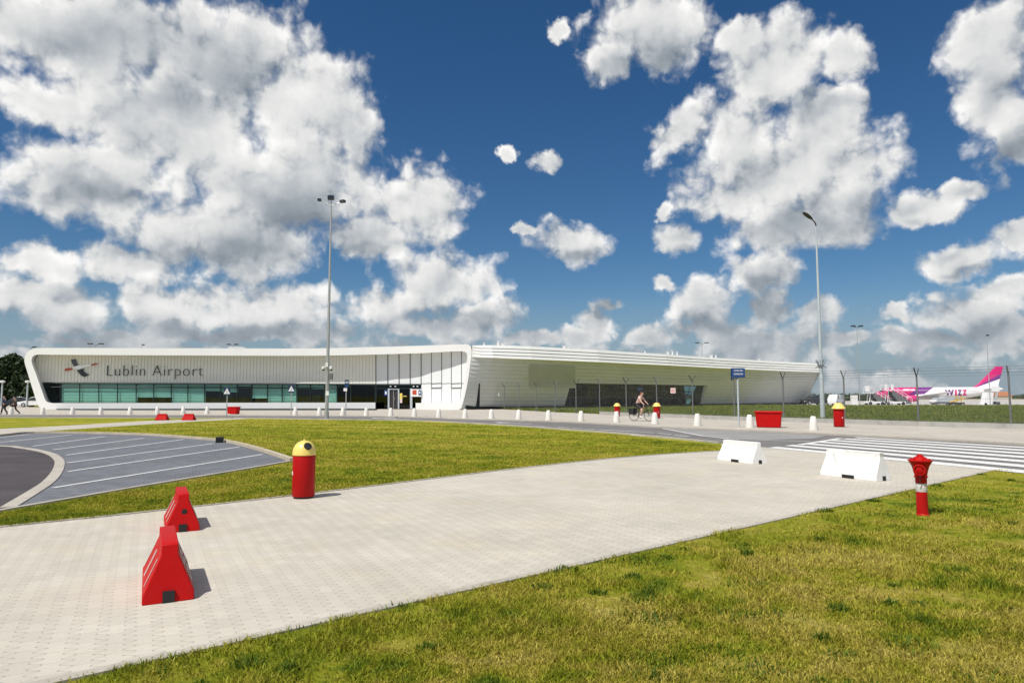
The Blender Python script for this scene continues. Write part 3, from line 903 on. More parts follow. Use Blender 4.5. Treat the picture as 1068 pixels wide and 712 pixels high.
# window row
mull = [44.0, 63.0, 83.2, 103.1, 122.6, 142.1, 160.4, 178.7, 196.0, 213.5, 230.4, 247.5, 262.7, 279.1, 294.3, 309.6, 323.9, 338.5, 351.6, 366.0, 391.6]
blindf = [0, 1, 1, 1, 1, .70, .70, 1, 1, .38, .44, .14, .74, 1, 1, .24, .26, 1, .16, .05]
def V3(p, d): return Vector((p.x, p.y + d, p.z))
for i in range(len(mull) - 1):
    x0, x1 = mull[i], mull[i + 1]
    y0a, y0b = glz(x0), glz(x1); y1 = 420.4
    xl0 = wall_x(x0, y0a) + (0.0 if i == 0 else 0); xl1 = wall_x(x0, y1)
    A, Bp, Cc, Dd = Wl(xl0, y0a), Wl(x1, y0b), Wl(x1, y1), Wl(xl1, y1)
    b = MB()                                          # frame: head, sill, transom, jambs
    t = .10
    def bar(p, q, wd=.11, dp=.14):
        b.tube([V3(p, -.02), V3(q, -.02)], wd / 2, 4)
    bar(A, Bp, .18); bar(Dd, Cc, .16)
    bar(A, Dd, .14)
    if i == len(mull) - 2: bar(Bp, Cc, .14)
    ty = .20
    if i not in (18, 19): bar(A.lerp(Dd, ty), Bp.lerp(Cc, ty), .12)
    fr = tb(b, 'window', 'mullion')
    b = MB(); b.add([V3(q, .03) for q in (Dd, Cc, Bp, A)], [(0, 1, 2, 3)])
    o = b.build('pane', 'pane_dark' if i in (0, 18, 19) else 'pane', None, recalc=False); o.parent = fr
    f = blindf[i]
    if f > .1:
        b = MB(); n = 14
        pl = []
        for j in range(n + 1):
            q0, q1 = A.lerp(Dd, f * j / n), Bp.lerp(Cc, f * j / n)
            dd = .22 + (.03 if j % 2 else 0)
            pl += [V3(q0, dd), V3(q1, dd)]
        b.add(pl, [(2 * j, 2 * j + 1, 2 * j + 3, 2 * j + 2) for j in range(n)])
        o = b.build('blind', 'blind', None); o.parent = fr
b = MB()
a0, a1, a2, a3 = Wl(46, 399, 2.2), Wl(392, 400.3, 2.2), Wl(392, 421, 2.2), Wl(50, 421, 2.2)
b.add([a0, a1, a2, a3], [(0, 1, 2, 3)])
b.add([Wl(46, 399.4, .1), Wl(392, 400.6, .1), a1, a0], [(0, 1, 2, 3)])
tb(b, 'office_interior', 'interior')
b = MB()                                              # a few desks, lockers and people-high cabinets seen through the glass
for px, w0, h0 in ((148, 1.6, .9), (170, 1.0, 1.1), (222, 2.2, .8), (238, 1.3, 1.2), (256, 1.0, .8), (318, 1.4, .9), (330, .9, 1.2), (360, 1.6, 1.0), (374, .8, 1.4), (384, .8, 1.2)):
    b = MB(); q = Wl(px, 420.2, .9); b.box((q.x, q.y, q.z + h0 / 2 - .2), (w0, .5, h0)); tb(b, 'desk' if h0 < 1 else 'cabinet', 'charcoal')

# white facade panels round the entrance
pj = [392.0, 404.5, 416.2, 427.8, 439.2, 449.9, 460.6, 470.7, 481.3, 486.6]
b = MB()
def rt(py): return interp(py, [(366, 487.4), (384, 486.6), (394, 485.6), (404, 484.2), (411, 482.8), (416, 481.4), (421, 479)])
for x0, x1 in zip(pj, pj[1:]):
    ys = [eave(x0) - .6, 374, 381, 388, 394, glz(x0)] + ([405, 410, 415, 420.6] if x0 > 439 else [])
    xa = [min(x0, rt(y)) for y in ys]; xb = [min(x1, rt(y)) for y in ys]
    ys2 = [eave(x1) - .6] + ys[1:]
    b.strip([Wl(x, y) for x, y in zip(xa, ys)], [Wl(x, y) for x, y in zip(xb, ys2)], 0, True)
wp = tb(b, 'white_panel_wall', 'white_panel')
b = MB()
for x in pj[:-1]:
    yb = glz(x) if x < 439 else (420.4 if x > 440 else glz(x))
    p, q = Wl(x, eave(x) - .4, -.03), Wl(min(x, rt(yb)), yb, -.03)
    wd = .10 if x < 440 else .07
    b.tube([p, Wl(min(x, rt(400.5)), 400.5, -.03)], wd / 2, 4)
    if x > 440: b.tube([Wl(min(x, rt(400.5)), 400.5, -.025), q], .018, 4)
for xa, xb in ((439.2, 449.9), (449.9, 460.6), (460.6, 470.7), (470.7, 481.3), (481.3, 484.6)):
    b.tube([Wl(xa, 400.0, -.03), Wl(xb, 399.4, -.03)], .035 if xa in (449.9, 470.7) else .018, 4)
for xa, xb in ((449.9, 460.6), (470.7, 481.3)):
    b.tube([Wl(xa, 404.6, -.03), Wl(xb, 404.3, -.03)], .05, 4)
    b.tube([Wl(xa, 400.2, -.04), Wl(xa, 404.6, -.04)], .03, 4); b.tube([Wl(xb, 399.8, -.04), Wl(xb, 404.5, -.04)], .03, 4)
o = b.build('panel_joint', 'joint', None); o.parent = wp

# glazed entrance
def rectw(b, x0, x1, y0, y1, d, m=0, th=.06):
    b.slab([Wl(x0, y0, d), Wl(x1, y0, d), Wl(x1, y1, d), Wl(x0, y1, d)], (0, th, 0), m)
yb = 426.2
b = MB()
rectw(b, 391.6, 439.2, 400.2, 401.9, -.05); rectw(b, 391.6, 392.6, 401, yb, -.05)
for x in (404.5, 416.2, 427.8): rectw(b, x - .35, x + .35, 401.9, 404.8, -.03)
rectw(b, 392, 439.2, 404.6, 405.3, -.04)
rectw(b, 438.7, 439.3, 401.9, 420, -.05)
en = tb(b, 'entrance_frame', 'mullion')
b = MB(); rectw(b, 392.2, 404.3, 405.3, yb, .02, th=.01); rectw(b, 416.4, 427.4, 405.3, yb, .02, th=.01); rectw(b, 431.4, 438.8, 405.3, 420.4, .02, th=.01); rectw(b, 392.2, 438.8, 402, 404.7, .02, th=.01)
o = b.build('pane', 'pane_dark', None); o.parent = en
b = MB(); rectw(b, 404.4, 406.2, 405, yb, -.12, th=.2); rectw(b, 414.9, 416.4, 405, yb, -.12, th=.2); rectw(b, 404.4, 416.4, 405, 406.2, -.12, th=.2)
dr = tb(b, 'entrance_door', 'galv_pale')
b = MB(); rectw(b, 406.2, 414.9, 406.2, yb, 0); o = b.build('door_leaf', 'charcoal', None); o.parent = dr
b = MB(); rectw(b, 410.2, 410.6, 406.2, yb, -.03, th=.03); rectw(b, 411.2, 411.5, 414, 417, -.07, th=.04); o = b.build('door_handle', 'galv', None); o.parent = dr
b = MB(); rectw(b, 427.6, 430.0, 405, yb, -.15, th=.3); tb(b, 'entrance_post', 'galv_pale')
b = MB()
rectw(b, 400.6, 404.2, 406.5, 412.5, -.10, b.mat('blue')); rectw(b, 401.6, 403.2, 408, 411, -.13, b.mat('white'), .02)
tb(b, 'entrance_sign', None)
b = MB(); rectw(b, 416.8, 419.6, 410.0, 416.0, -.06, b.mat('yellow')); rectw(b, 417.0, 419.4, 416.0, 420, -.06, b.mat('pale_pink')); rectw(b, 420.4, 424, 412.6, 413.4, -.06, b.mat('yellow')); tb(b, 'notice', None)
b = MB()
rectw(b, 428.6, 435.2, 405.6, 413.4, -.22, b.mat('white')); rectw(b, 430.2, 434.4, 406.6, 411.4, -.25, b.mat('emblem_red'), .03)
rectw(b, 435.2, 439.3, 405.6, 413.4, -.22, b.mat('white')); rectw(b, 436.4, 439.0, 406.6, 412, -.25, b.mat('blue'), .03); rectw(b, 437.2, 438.3, 408, 410.4, -.27, b.mat('white'), .02)
tb(b, 'entrance_sign', None)
b = MB()
for x in (406.5, 411.5, 430.5, 434.5):
    b = MB(); rectw(b, x, x + 1.6, 402.3, 403.2, -.12, th=.05); tb(b, 'spotlight', 'white')
b = MB()
for x in (408.8, 432.8):
    q = at(x, eave(x) + .5, Yf(x) + .9); b = MB(); b.lathe([(.18, 0), (.18, .12)], q, 12); tb(b, 'soffit_light', 'white')
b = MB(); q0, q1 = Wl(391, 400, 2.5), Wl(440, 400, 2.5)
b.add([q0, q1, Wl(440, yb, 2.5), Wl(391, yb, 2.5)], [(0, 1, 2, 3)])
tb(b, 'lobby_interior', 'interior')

# ---- long shaded flank: fascia, leaning siding, glazed opening
ZT = F(488, 359.2).z
top_px = [(492.0, 360.2), (500, 360.0), (512, 359.9), (530, 360.2), (552, 361.0), (576, 362.2), (600, 363.5), (622, 364.7), (655, 366.9), (693.5, 369.3), (720, 371.2), (743, 372.8), (765, 374.2), (800, 376.2), (826, 377.6), (852, 378.8)]
Ys_ = [interp(x, [(492, 77.7), (512, 78.3), (551, 80.9), (622, 87.2), (693.5, 96.3), (764.7, 108.5), (852, 123.5)]) for x, y in top_px]
TP = [at(x, y, Yv) for (x, y), Yv in zip(top_px, Ys_)]
ns = len(TP)
NRM = []
for i in range(ns):
    d = (TP[min(i + 1, ns - 1)] - TP[max(i - 1, 0)]); d.z = 0; d.normalize(); NRM.append(Vector((-d.y, d.x, 0)))   # points inward
FZ = [interp(i / (ns - 1), [(0, 5.95), (.2, 5.85), (1, 5.75)]) for i in range(ns)]
nose_x = [F(*p) for p in outR[2:11]]
def nose_at(z):
    P = [(p.z, p) for p in nose_x]
    if z >= P[0][0]: return P[0][1]
    for (z0, a), (z1, c) in zip(P, P[1:]):
        if z0 >= z >= z1: return a.lerp(c, (z0 - z) / max(z0 - z1, 1e-6))
    return P[-1][1]
def flank(i, z, off=0.0):
    """point of the flank at station i: fascia nearly upright, siding leaning in towards its foot"""
    t = TP[i]; zf = FZ[i]
    if z >= zf: lean = -.55 * (t.z - z) / (t.z - zf)
    else:
        lean = -.25 + 2.6 * (zf - z) / zf
    if i == 0:
        q = nose_at(z); return Vector((q.x + .03 + NRM[0].x * off, q.y + .02 + NRM[0].y * off, z))
    k = 1.0 if i > 1 else .62
    q = t + NRM[i] * (lean * k + off); return Vector((q.x, q.y, z))
# fascia of three lapped bands
b = MB()
nb_ = 4
for j in range(nb_):
    A_, B_, C_ = [], [], []
    for i in range(ns):
        zt, zf = TP[i].z, FZ[i]
        z1 = zt - (zt - zf) * j / nb_; z0 = zt - (zt - zf) * (j + 1) / nb_
        lap = .07 if i > 0 else .0
        A_.append(flank(i, z1 - .002, -.02)); B_.append(flank(i, z0 + .03, -.02 - lap)); C_.append(flank(i, z0 + .001, -.02 + (.06 if i else 0)))
    b.strip(A_, B_, 0); b.strip(B_, C_, 0)
# under-fascia return
b.strip([flank(i, FZ[i] + .01, -.02) for i in range(ns)], [flank(i, FZ[i] - .02, 0) for i in range(ns)], 0)
tb(b, 'fascia', 'shell', recalc=True)
ix = {p[0]: i for i, p in enumerate(top_px)}
iL, iR = ix[600], ix[743]
ZO = 3.15
rowz = [1.0]
nr = 13
b = MB(); g_ = MB()
for j in range(nr):
    f0, f1 = j / nr, (j + 1) / nr
    segs = []
    def zz(i, f): return FZ[i] - .02 + (0.05 - FZ[i]) * f
    for i in range(ns - 1):
        opening = iL <= i < iR
        za, zb_ = zz(i, f0), zz(i, f1); zc, zd = zz(i + 1, f0), zz(i + 1, f1)
        if opening:
            if za <= ZO + .05: continue
            zb_ = max(zb_, ZO); zd = max(zd, ZO)
            if j + 1 < nr and zz(i, (j + 1) / nr) - ZO < .12: zb_ = zd = ZO
        gp = .05
        b.add([flank(i, za, .0), flank(i + 1, zc, .0), flank(i + 1, zd + gp, -.03), flank(i, zb_ + gp, -.03)], [(0, 1, 2, 3)])
        g_.add([flank(i, zb_ + gp, -.03), flank(i + 1, zd + gp, -.03), flank(i + 1, zd, .0), flank(i, zb_, .0)], [(0, 1, 2, 3)])
sd = tb(b, 'siding', 'siding', recalc=False)
o = g_.build('siding_joint', 'lap', None, recalc=False); o.parent = sd
# darker perforated block
b = MB()
def flank_px(px, z, off):
    lo, hi = 0.0, ns - 1.001
    def pt(k):
        i = int(k); return flank(i, z, off).lerp(flank(i + 1, z, off), k - i)
    def sx_(k):
        p = pt(k); return 534 + FPX * p.x / (p.y * CP + (p.z - CAM_H) * SP)
    for _ in range(40):
        m_ = (lo + hi) / 2
        if sx_(m_) < px: lo = m_
        else: hi = m_
    return pt(lo)
zt_, zb_ = 5.35, 2.75
pxs_ = [552 + 8 * k for k in range(7)]; zs_ = [5.25, 4.4, 3.6, 2.8, 2.55]
gA = [[flank_px(x, z, -.09) for x in pxs_] for z in zs_]; gB = [[flank_px(x, z, .04) for x in pxs_] for z in zs_]
for r0, r1 in zip(gA, gA[1:]): b.strip(r0, r1)
b.strip(gA[0], gB[0]); b.strip(gA[-1], gB[-1]); b.strip([r[0] for r in gA], [r[0] for r in gB]); b.strip([r[-1] for r in gA], [r[-1] for r in gB])
tb(b, 'perforated_panel', 'siding_grey')
# dark foot and the slot behind the nose
b = MB()
b.strip([flank(i, .34, -.10) for i in range(1, ns)], [Vector((*flank(i, .0, -.10).xy, 0)) for i in range(1, ns)])
tb(b, 'base_strip', 'darkmetal')
b = MB()
zs_ = [3.0 - .28 * k for k in range(11)]
sl_ = [flank_px(interp(z, [(0.2, 496.0), (1.2, 497.6), (2.9, 499.4)]), z, -.05) for z in zs_]; sr_ = [flank_px(interp(z, [(0.2, 500.2), (1.2, 500.4), (2.9, 500.6)]), z, -.05) for z in zs_]
b.strip(sl_, sr_)
zz0 = [flank_px(x, .62 - .006 * abs(x - 486) , -.06) for x in (486, 489, 492, 495, 498, 500)]
b.strip([p + Vector((0, 0, -.20 - .05 * i)) * .6 for i, p in enumerate(zz0)], [Vector((p.x, p.y, .0)) for p in zz0])
tb(b, 'shell_slot', 'interior')
# glazed opening, set back
b = MB(); gl = MB(); rv = MB()
def opn(i, z, back): return flank(i, z, back)
stn = list(range(iL, iR + 1))
SB = .55
for i, k in zip(stn, stn[1:]):
    pa, pc = flank(i, ZO, 0), flank(k, ZO, 0)
    A, C = pa + NRM[i] * SB, pc + NRM[k] * SB
    rv.add([pa, pc, C, A], [(0, 1, 2, 3)])
    A0 = Vector((A.x, A.y, .15)) + NRM[i] * .9; C0 = Vector((C.x, C.y, .15)) + NRM[k] * .9
    gl.add([A, C, C0, A0], [(0, 1, 2, 3)])
    for q in range(3):
        f = q / 3; b.tube([A.lerp(C, f) - NRM[i] * .04, A0.lerp(C0, f) - NRM[i] * .04], .045, 4)
    b.tube([A - NRM[i] * .04, C - NRM[k] * .04], .10, 4); b.tube([A.lerp(A0, .32) - NRM[i] * .04, C.lerp(C0, .32) - NRM[k] * .04], .05, 4); b.tube([A0 - NRM[i] * .04, C0 - NRM[k] * .04], .10, 4)
for i in (iL, iR):
    zs = [ZO, 2.2, 1.2, .1]
    A_ = [flank(i, z, 0) for z in zs]; A2 = [Vector((*(flank(i, ZO, 0) + NRM[i] * (SB + .5 * (ZO - z) / ZO)).xy, z)) for z in zs]
    A2 = [p + NRM[i] * .9 for p in A_] if i == iL else [p + Vector((-1.6, .6, 0)) for p in A_]
    rv.strip(A_, A2, 0, i == iR)
wn_ = tb(b, 'hall_window', 'mullion')
o = gl.build('pane', 'pane_hall', None, recalc=False); o.parent = wn_
tb(rv, 'window_reveal', 'siding')
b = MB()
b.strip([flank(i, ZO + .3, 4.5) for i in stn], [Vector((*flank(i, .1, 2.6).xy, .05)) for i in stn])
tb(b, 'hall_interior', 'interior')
b = MB()                                              # pale columns, counters and a doorway dimly seen in the hall
for t_, w0, h0 in ((.05, .35, 2.8), (.13, .5, 2.8), (.22, 2.6, 1.4), (.36, .9, 2.2), (.55, .3, 2.8), (.8, .3, 2.8)):
    k = iL + t_ * (iR - iL); i = int(k); f = k - i
    b = MB(); p = flank(i, .1, 2.5).lerp(flank(i + 1, .1, 2.5), f); b.box((p.x, p.y, .1 + h0 / 2), (w0, .3, h0), .6); tb(b, 'column' if w0 < .6 else 'counter', 'siding_grey')
b = MB(); i = (iL + iR) // 2
p = at(667.3, 405.6, flank(ix[655], 2.6, .9).y); b.box((p.x, p.y, p.z), (1.1, .08, .42), .65)
tb(b, 'hall_sign', 'blue')
# roof with far closure
b = MB()
RL = [F(*p) - Vector((0, 0, .25)) for p in outL[17:]] + [F(*p) - Vector((0, 0, .25)) for p in outR[:1]] + [TP[i] - Vector((0, 0, .12)) for i in range(ns)]
back = [Vector((p.x * 1.0 + (0 if p.y < 79 else -.4 * (p.y - 79)), max(p.y + 34, 128), 6.9)) for p in RL]
b.strip(RL, back)
b.strip(back, [Vector((p.x, p.y, 0)) for p in back])
e0 = [flank(ns - 1, z, 0) for z in (TP[-1].z, FZ[-1], 3, .05)]
b.strip(e0, [p + NRM[-1] * 26 for p in e0])
tb(b, 'roof', 'roof')
b = MB()
for x, h_, w0 in ((511, .12, .2), (533, .42, .2), (536, .10, .8), (604, .22, .4), (607, .10, .7), (690, .22, .16), (714, .38, .24), (719, .52, .16), (724, .45, .16), (759, .36, .4), (764, .45, .16), (808, .15, .3)):
    k = max(i for i in range(ns) if top_px[i][0] <= x); f = (x - top_px[k][0]) / max(top_px[min(k + 1, ns - 1)][0] - top_px[k][0], 1)
    p = TP[k].lerp(TP[min(k + 1, ns - 1)], f) + NRM[k] * 3.0
    b = MB(); b.box((p.x, p.y, p.z + h_ / 2 + .1), (w0, .3, h_ + .4)); b.box((p.x, p.y, p.z + h_ + .33), (w0 * 1.4, .4, .06)); tb(b, 'roof_vent', 'white_plastic')
for x, h_, w0 in ((66, .30, .3), (230, .30, .4), (236, .42, 1.5), (241, .35, 1.0), (76, .16, .6)):
    b = MB(); p = F(x, 363.2) + Vector((0, 3.0, -.1)); b.box((p.x, p.y, p.z + h_ / 2), (w0, .5, h_)); b.box((p.x, p.y, p.z + h_ + .03), (w0 * 1.15, .6, .05)); tb(b, 'roof_vent', 'white_plastic')

# ------------------------------------------------------------------ plastic road barriers
def barrier(name, label, color, loc, rz, L=1.05, Wd=.42, H=.43, panels=False, hole=False, sidefork=False, seam=False, group=None, detail=True, rake=.10):
    """trapezoid water-filled barrier, long axis along local Y, base at z=0"""
    t = thing(name, label, 'barrier', loc, rz, group)
    w, tw = Wd / 2, .062
    prof = [(-w, 0), (-w, H * .15), (-w * .97, H * .18), (-tw * 1.04, H * .80), (-tw, H * .83), (-tw, H), (tw, H), (tw, H * .83), (tw * 1.04, H * .80), (w * .97, H * .18), (w, H * .15), (w, 0)]
    b = MB(); ys_ = [-L / 2, -L / 2 + .03, L / 2 - .03, L / 2]
    vs = []
    for y in ys_:
        for x, z in prof:
            k = (rake * z / H) * (1 if y < 0 else -1) if abs(abs(y) - L / 2) < .04 else 0
            e = .985 if abs(abs(y) - L / 2) < .001 else 1
            vs.append((x * e, y + k, z * (e if z > .05 else 1)))
    n = len(prof); fs = []
    for j in range(3):
        for i in range(n - 1): fs.append((j * n + i, j * n + i + 1, (j + 1) * n + i + 1, (j + 1) * n + i))
        fs.append((j * n + n - 1, j * n, (j + 1) * n, (j + 1) * n + n - 1))
    fs += [tuple(range(n))[::-1], tuple(3 * n + i for i in range(n))]
    b.add(vs, fs)
    b.build('body', color, t, bevel=.007, smooth=True)
    if not detail: return t
    for s in (-1, 1):
        b = MB(); b.box((.0 if not sidefork else .0, s * (L / 2 - .012), .045), (.085, .04, .085), m=b.mat('black'))
        b.build('fork_slot', None, t)
    if sidefork:
        for s in (-1, 1):
            b = MB(); b.box((s * (w - .012), .02 * s, .035), (.04, .26, .066), m=b.mat('black')); b.build('fork_slot', None, t)
    if hole:
        b = MB(); b.lathe([(.030, -.012), (.030, .012)], (.012, -L / 2 + .058, H * .53), 16, b.mat('black'), axis='Y'); b.build('end_hole', None, t)  # black disc: the darkness of a hole given by colour
    if panels:
        for s in (-1, 1):
            b = MB()
            a0 = Vector((w * .97 - (w * .97 - tw) * .10, 0, H * .245)); a1 = Vector((w * .97 - (w * .97 - tw) * .86, 0, H * .71))
            up = (a1 - a0); nrm = Vector((up.z, 0, -up.x)).normalized()
            for q in range(2):
                y0 = -L / 2 + .15 + q * (L - .26) / 2; y1 = y0 + (L - .32) / 2
                P = lambda f, y, d=.003: (a0 + up * f + nrm * d) * 1.0 + Vector((0, y, 0))
                def rect(f0, f1, ya, yb_, d, m):
                    p = [P(f0, ya, d), P(f0, yb_, d), P(f1, yb_, d), P(f1, ya, d)]
                    b.slab([(v.x * s, v.y, v.z) for v in p], (-nrm.x * .004 * s, 0, -nrm.z * .004), m)
                wm = b.mat('pale_stripe')
                rect(.0, 1.0, y0, y0 + .022, .008, wm)
                if s < 0: b.build('reflective_strip', None, t); b = MB(); wm = b.mat('pale_stripe')
                rect(.0, 1.0, y1 - .022, y1, .008, wm)
                if s < 0: b.build('reflective_strip', None, t); b = MB()
                if s < 0: continue
                rect(.0, .08, y0 + .023, y1 - .023, .008, wm); rect(.92, 1.0, y0 + .023, y1 - .023, .008, wm)
                rect(.30, .38, y0 + .023, y1 - .023, .008, wm); rect(.62, .70, y0 + .023, y1 - .023, .008, wm)
            if s > 0: b.build('reflective_panel', None, t)
    if seam:
        b = MB(); y0 = -L / 2 + .40
        for s in (-1, 1):
            b.tube([(s * tw * .6, L / 2 - .14, H + .002), (s * (tw + .002), L / 2 - .2, H * .86), (s * (w * .60), L / 2 - .33, H * .50), (s * (w * .84), L / 2 - .36, H * .30), (s * (w + .001), L / 2 - .36, H * .1)], .006, 6)
        b.build('coupling_seam', 'plinth', t)
        b = MB(); b.box((0, -L / 2 + .38, H + .012), (.13, .72, .03)); b.build('top_cap', color, t, bevel=.008)
    return t
M['pale_stripe'] = simple('pale reflective stripe', (.62, .55, .48), .5, var=.15, scale=9)

BH = math.radians(28)              # heading of the red barriers: away and a little to the left
def axis_at(x, y, heading): return G(x, y)
def place_axis(frontpx, L, heading):   # centre of a barrier whose near foot is centred at a pixel
    p = G(*frontpx); return Vector((p.x - math.sin(heading) * L / 2, p.y + math.cos(heading) * L / 2, .006))
barrier('traffic_barrier', 'red plastic barrier nearest the camera, pale reflective frames on its sloping side', 'red', place_axis((175.5, 629), 1.05, BH), BH, Wd=.365, panels=True, group='red plastic barriers')
barrier('traffic_barrier', 'red plastic barrier behind the nearest one, round dark hole in its end', 'red', place_axis((190.5, 555), .95, BH), BH, L=.95, Wd=.365, panels=True, hole=True, group='red plastic barriers')
for px, lab in ((167.5, 'far red barrier on the footpath, the left of the distant pair'), (195.5, 'far red barrier on the footpath, the right of the distant pair')):
    p = G(px, 438.2); barrier('traffic_barrier', lab, 'red', (p.x, p.y + .2, .006), math.radians(83), L=.82, Wd=.40, H=.42, group='red plastic barriers')
def white_barrier(l, r, rb, lab, **k):
    A, Bq, Cq = G(*l), G(*r), G(*rb)
    d = (Bq - A); L = d.length; c = (A + Bq) / 2; d.normalize(); nrm = Vector((-d.y, d.x, 0))
    w = .46
    c = c + nrm * w / 2
    rz = math.atan2(-d.x, d.y) + math.pi       # local -Y end towards the right
    return barrier('traffic_barrier', lab, 'white_plastic', (c.x, c.y, .006), rz, L=L, Wd=w, H=.50, sidefork=True, group='white plastic barriers', rake=.035, **k)
white_barrier((748, 479.6), (785, 484.4), (795.6, 482.8), 'white plastic barrier at the far lawn tip, plain smooth face', hole=True)
white_barrier((855.2, 495.4), (914.2, 502.4), (927, 500.6), 'larger white plastic barrier beside the zebra crossing with curved seam', seam=True)

# ------------------------------------------------------------------ litter bins
def bin_near():
    p = G(316.2, 519.2)
    t = thing('litter_bin', 'tall slim red litter bin with round yellow dome lid at lawn edge', 'litter bin', (p.x, p.y, .006), 0, 'red litter bins')
    b = MB(); b.lathe([(.150, 0), (.150, .035)], n=32); b.build('base', 'black', t, smooth=True)
    b = MB(); b.lathe([(.168, .030), (.173, .040), (.173, .655), (.168, .668)], n=40); b.build('body', 'red_dark', t, smooth=True)
    b = MB()
    b.lathe([(.180, .665), (.182, .675), (.180, .690), (.175, .735), (.160, .785), (.135, .828), (.100, .860), (.060, .880), (.022, .888), (.018, .905), (.004, .908)], n=40); lid = b.build('lid', 'yellow', t, smooth=True, autosm=60)
    a = math.radians(-52); el = math.radians(38)
    d = Vector((math.cos(a) * math.cos(el), math.sin(a) * math.cos(el), math.sin(el)))
    c = Vector((0, 0, .70)) + d * .180
    b = MB(); b.lathe([(.062, -.030), (.062, .006), (.052, .009)], n=24)
    o = b.build('opening', 'black', lid, smooth=True); o.location = c; o.rotation_euler = d.to_track_quat('Z', 'Y').to_euler()
    b = MB(); aa = math.radians(-148)
    b.box((.1735 * math.cos(aa), .1735 * math.sin(aa), .39), (.006, .035, .06), aa, b.mat('white')); b.build('badge', None, t)
    return t
bin_near()
def bin_far(px, py, label, first=None, scale=1.0):
    p = G(px, py, .012)
    if first: return dup(first, p, None, label, scale)
    t = thing('litter_bin', label, 'litter bin', p, 0, 'red litter bins', scale)
    b = MB(); b.lathe([(.24, 0), (.24, .04)], n=32); b.build('base', 'black', t, smooth=True)
    b = MB(); b.lathe([(.250, .035), (.255, .05), (.262, .90), (.258, .93)], n=36); b.build('body', 'red_dark', t, smooth=True)
    b = MB(); b.lathe([(.33, .92), (.335, .935), (.325, .97), (.285, 1.02), (.245, 1.07), (.215, 1.13), (.175, 1.18), (.11, 1.21), (.03, 1.22)], n=36); b.build('lid', 'yellow', t, smooth=True, autosm=60)
    b = MB(); b.box((.06, -.262, .48), (.05, .01, .05), 0, b.mat('white')); b.build('badge', None, t)
    return t
bf = bin_far(875.3, 445.1, 'red litter bin with wide yellow lid beside the zebra crossing, nearest the fence lamp')
bin_far(685.2, 436.0, 'red litter bin with yellow lid just in front of the cyclist', bf, .90)
bin_far(643.7, 434.0, 'red litter bin with yellow lid behind the bollard left of the cyclist', bf, .84)

# ------------------------------------------------------------------ hydrant
p = G(962.3, 536.8)
t = thing('fire_hydrant', 'red pillar hydrant with flared head and white band standing in the grass', 'hydrant', (p.x, p.y, 0))
M['hyd'] = simple('hydrant red', (.46, .006, .006), .5, var=.12, scale=6, spec=.2, dirt=((.26, .03, .025), .35))
b = MB(); b.lathe([(.080, -.02), (.080, .010), (.070, .022), (.068, .312)], n=32); b.build('column', 'hyd', t, smooth=True)
b = MB(); b.lathe([(.0685, .312), (.0700, .318), (.0700, .418), (.0685, .424)], n=32)
M['band'] = simple('chipped white band', (.62, .60, .57), .5, var=.10, scale=8, dirt=((.22, .20, .20), .75))
b.build('band', 'band', t, smooth=True)
b = MB(); b.lathe([(.0685, .424), (.070, .44), (.070, .495), (.082, .500), (.084, .515), (.075, .525), (.082, .57), (.105, .65), (.140, .715), (.150, .722), (.150, .732), (.128, .738)], n=36, cap=False); hd = b.build('head', 'hyd', t, smooth=True, autosm=40)
b = MB(); b.lathe([(.140, .730), (.112, .740), (.106, .748), (.085, .752), (.072, .772), (.050, .776), (.046, .790), (.030, .793), (.024, .812), (.006, .815)], n=24); cp_ = b.build('cap', 'red', t, smooth=True, autosm=30)
for k in range(6):
    a = k * math.pi / 3 + .3
    b = MB(); b.lathe([(.012, .740), (.012, .757)], (.108 * math.cos(a), .108 * math.sin(a), 0), 6); b.build('bolt', 'red', cp_)
a = math.radians(-126)
dv = Vector((math.cos(a), math.sin(a), -.10)).normalized()
o_ = Vector((0, 0, .625)) + dv * .085
b = MB(); b.lathe([(.055, -.04), (.055, .045), (.075, .048), (.077, .060), (.075, .072), (.060, .075), (.058, .060), (.042, .058), (.040, .070), (.020, .073), (.006, .074)], n=32)
o = b.build('outlet', 'hyd', t, smooth=True, autosm=40); o.location = o_; o.rotation_euler = dv.to_track_quat('Z', 'Y').to_euler()
b = MB(); q = o_ + dv * .06
b.tube([(q.x + .005, q.y, q.z - .07), (q.x + .01, q.y + .01, q.z - .12), (q.x + .012, q.y + .03, q.z - .19)], .006, 6); b.build('chain', 'darkmetal', t)

# ------------------------------------------------------------------ bollards
bol = [(11.5, 432.5), (44.5, 432.5), (75.5, 432.5), (105, 432.4), (135.5, 432.2), (164, 431.9), (191, 431.7), (216, 431.6), (240.5, 431.7), (308, 432.8), (333, 433), (357.5, 433.2), (382, 433.6), (407.5, 434), (432, 434.5), (457.5, 435.2), (485, 435.8), (512.5, 436.4), (541, 437), (572, 438), (606, 439.2), (643, 440.1), (683, 441.9), (727.5, 443.9), (782, 445.7), (848.5, 448.4)]
words = ['leftmost', 'second', 'third', 'fourth', 'fifth', 'sixth', 'seventh', 'eighth', 'ninth', 'tenth', 'eleventh', 'twelfth', 'thirteenth', 'fourteenth', 'fifteenth', 'sixteenth', 'seventeenth', 'eighteenth', 'nineteenth', 'twentieth', 'twenty-first', 'twenty-second', 'twenty-third', 'twenty-fourth', 'twenty-fifth', 'twenty-sixth']
special = {8: 'white cone bollard in front of the distant red tub', 21: 'white cone bollard in front of the bin left of the cyclist', 22: 'white cone bollard just in front of the cyclist and bin', 23: 'white cone bollard midway between the cyclist and the blue sign', 24: 'white cone bollard between the blue sign and the red tub', 25: 'nearest white cone bollard, right of the large red tub', 0: 'white cone bollard beside the walking man in navy, leftmost of the row'}
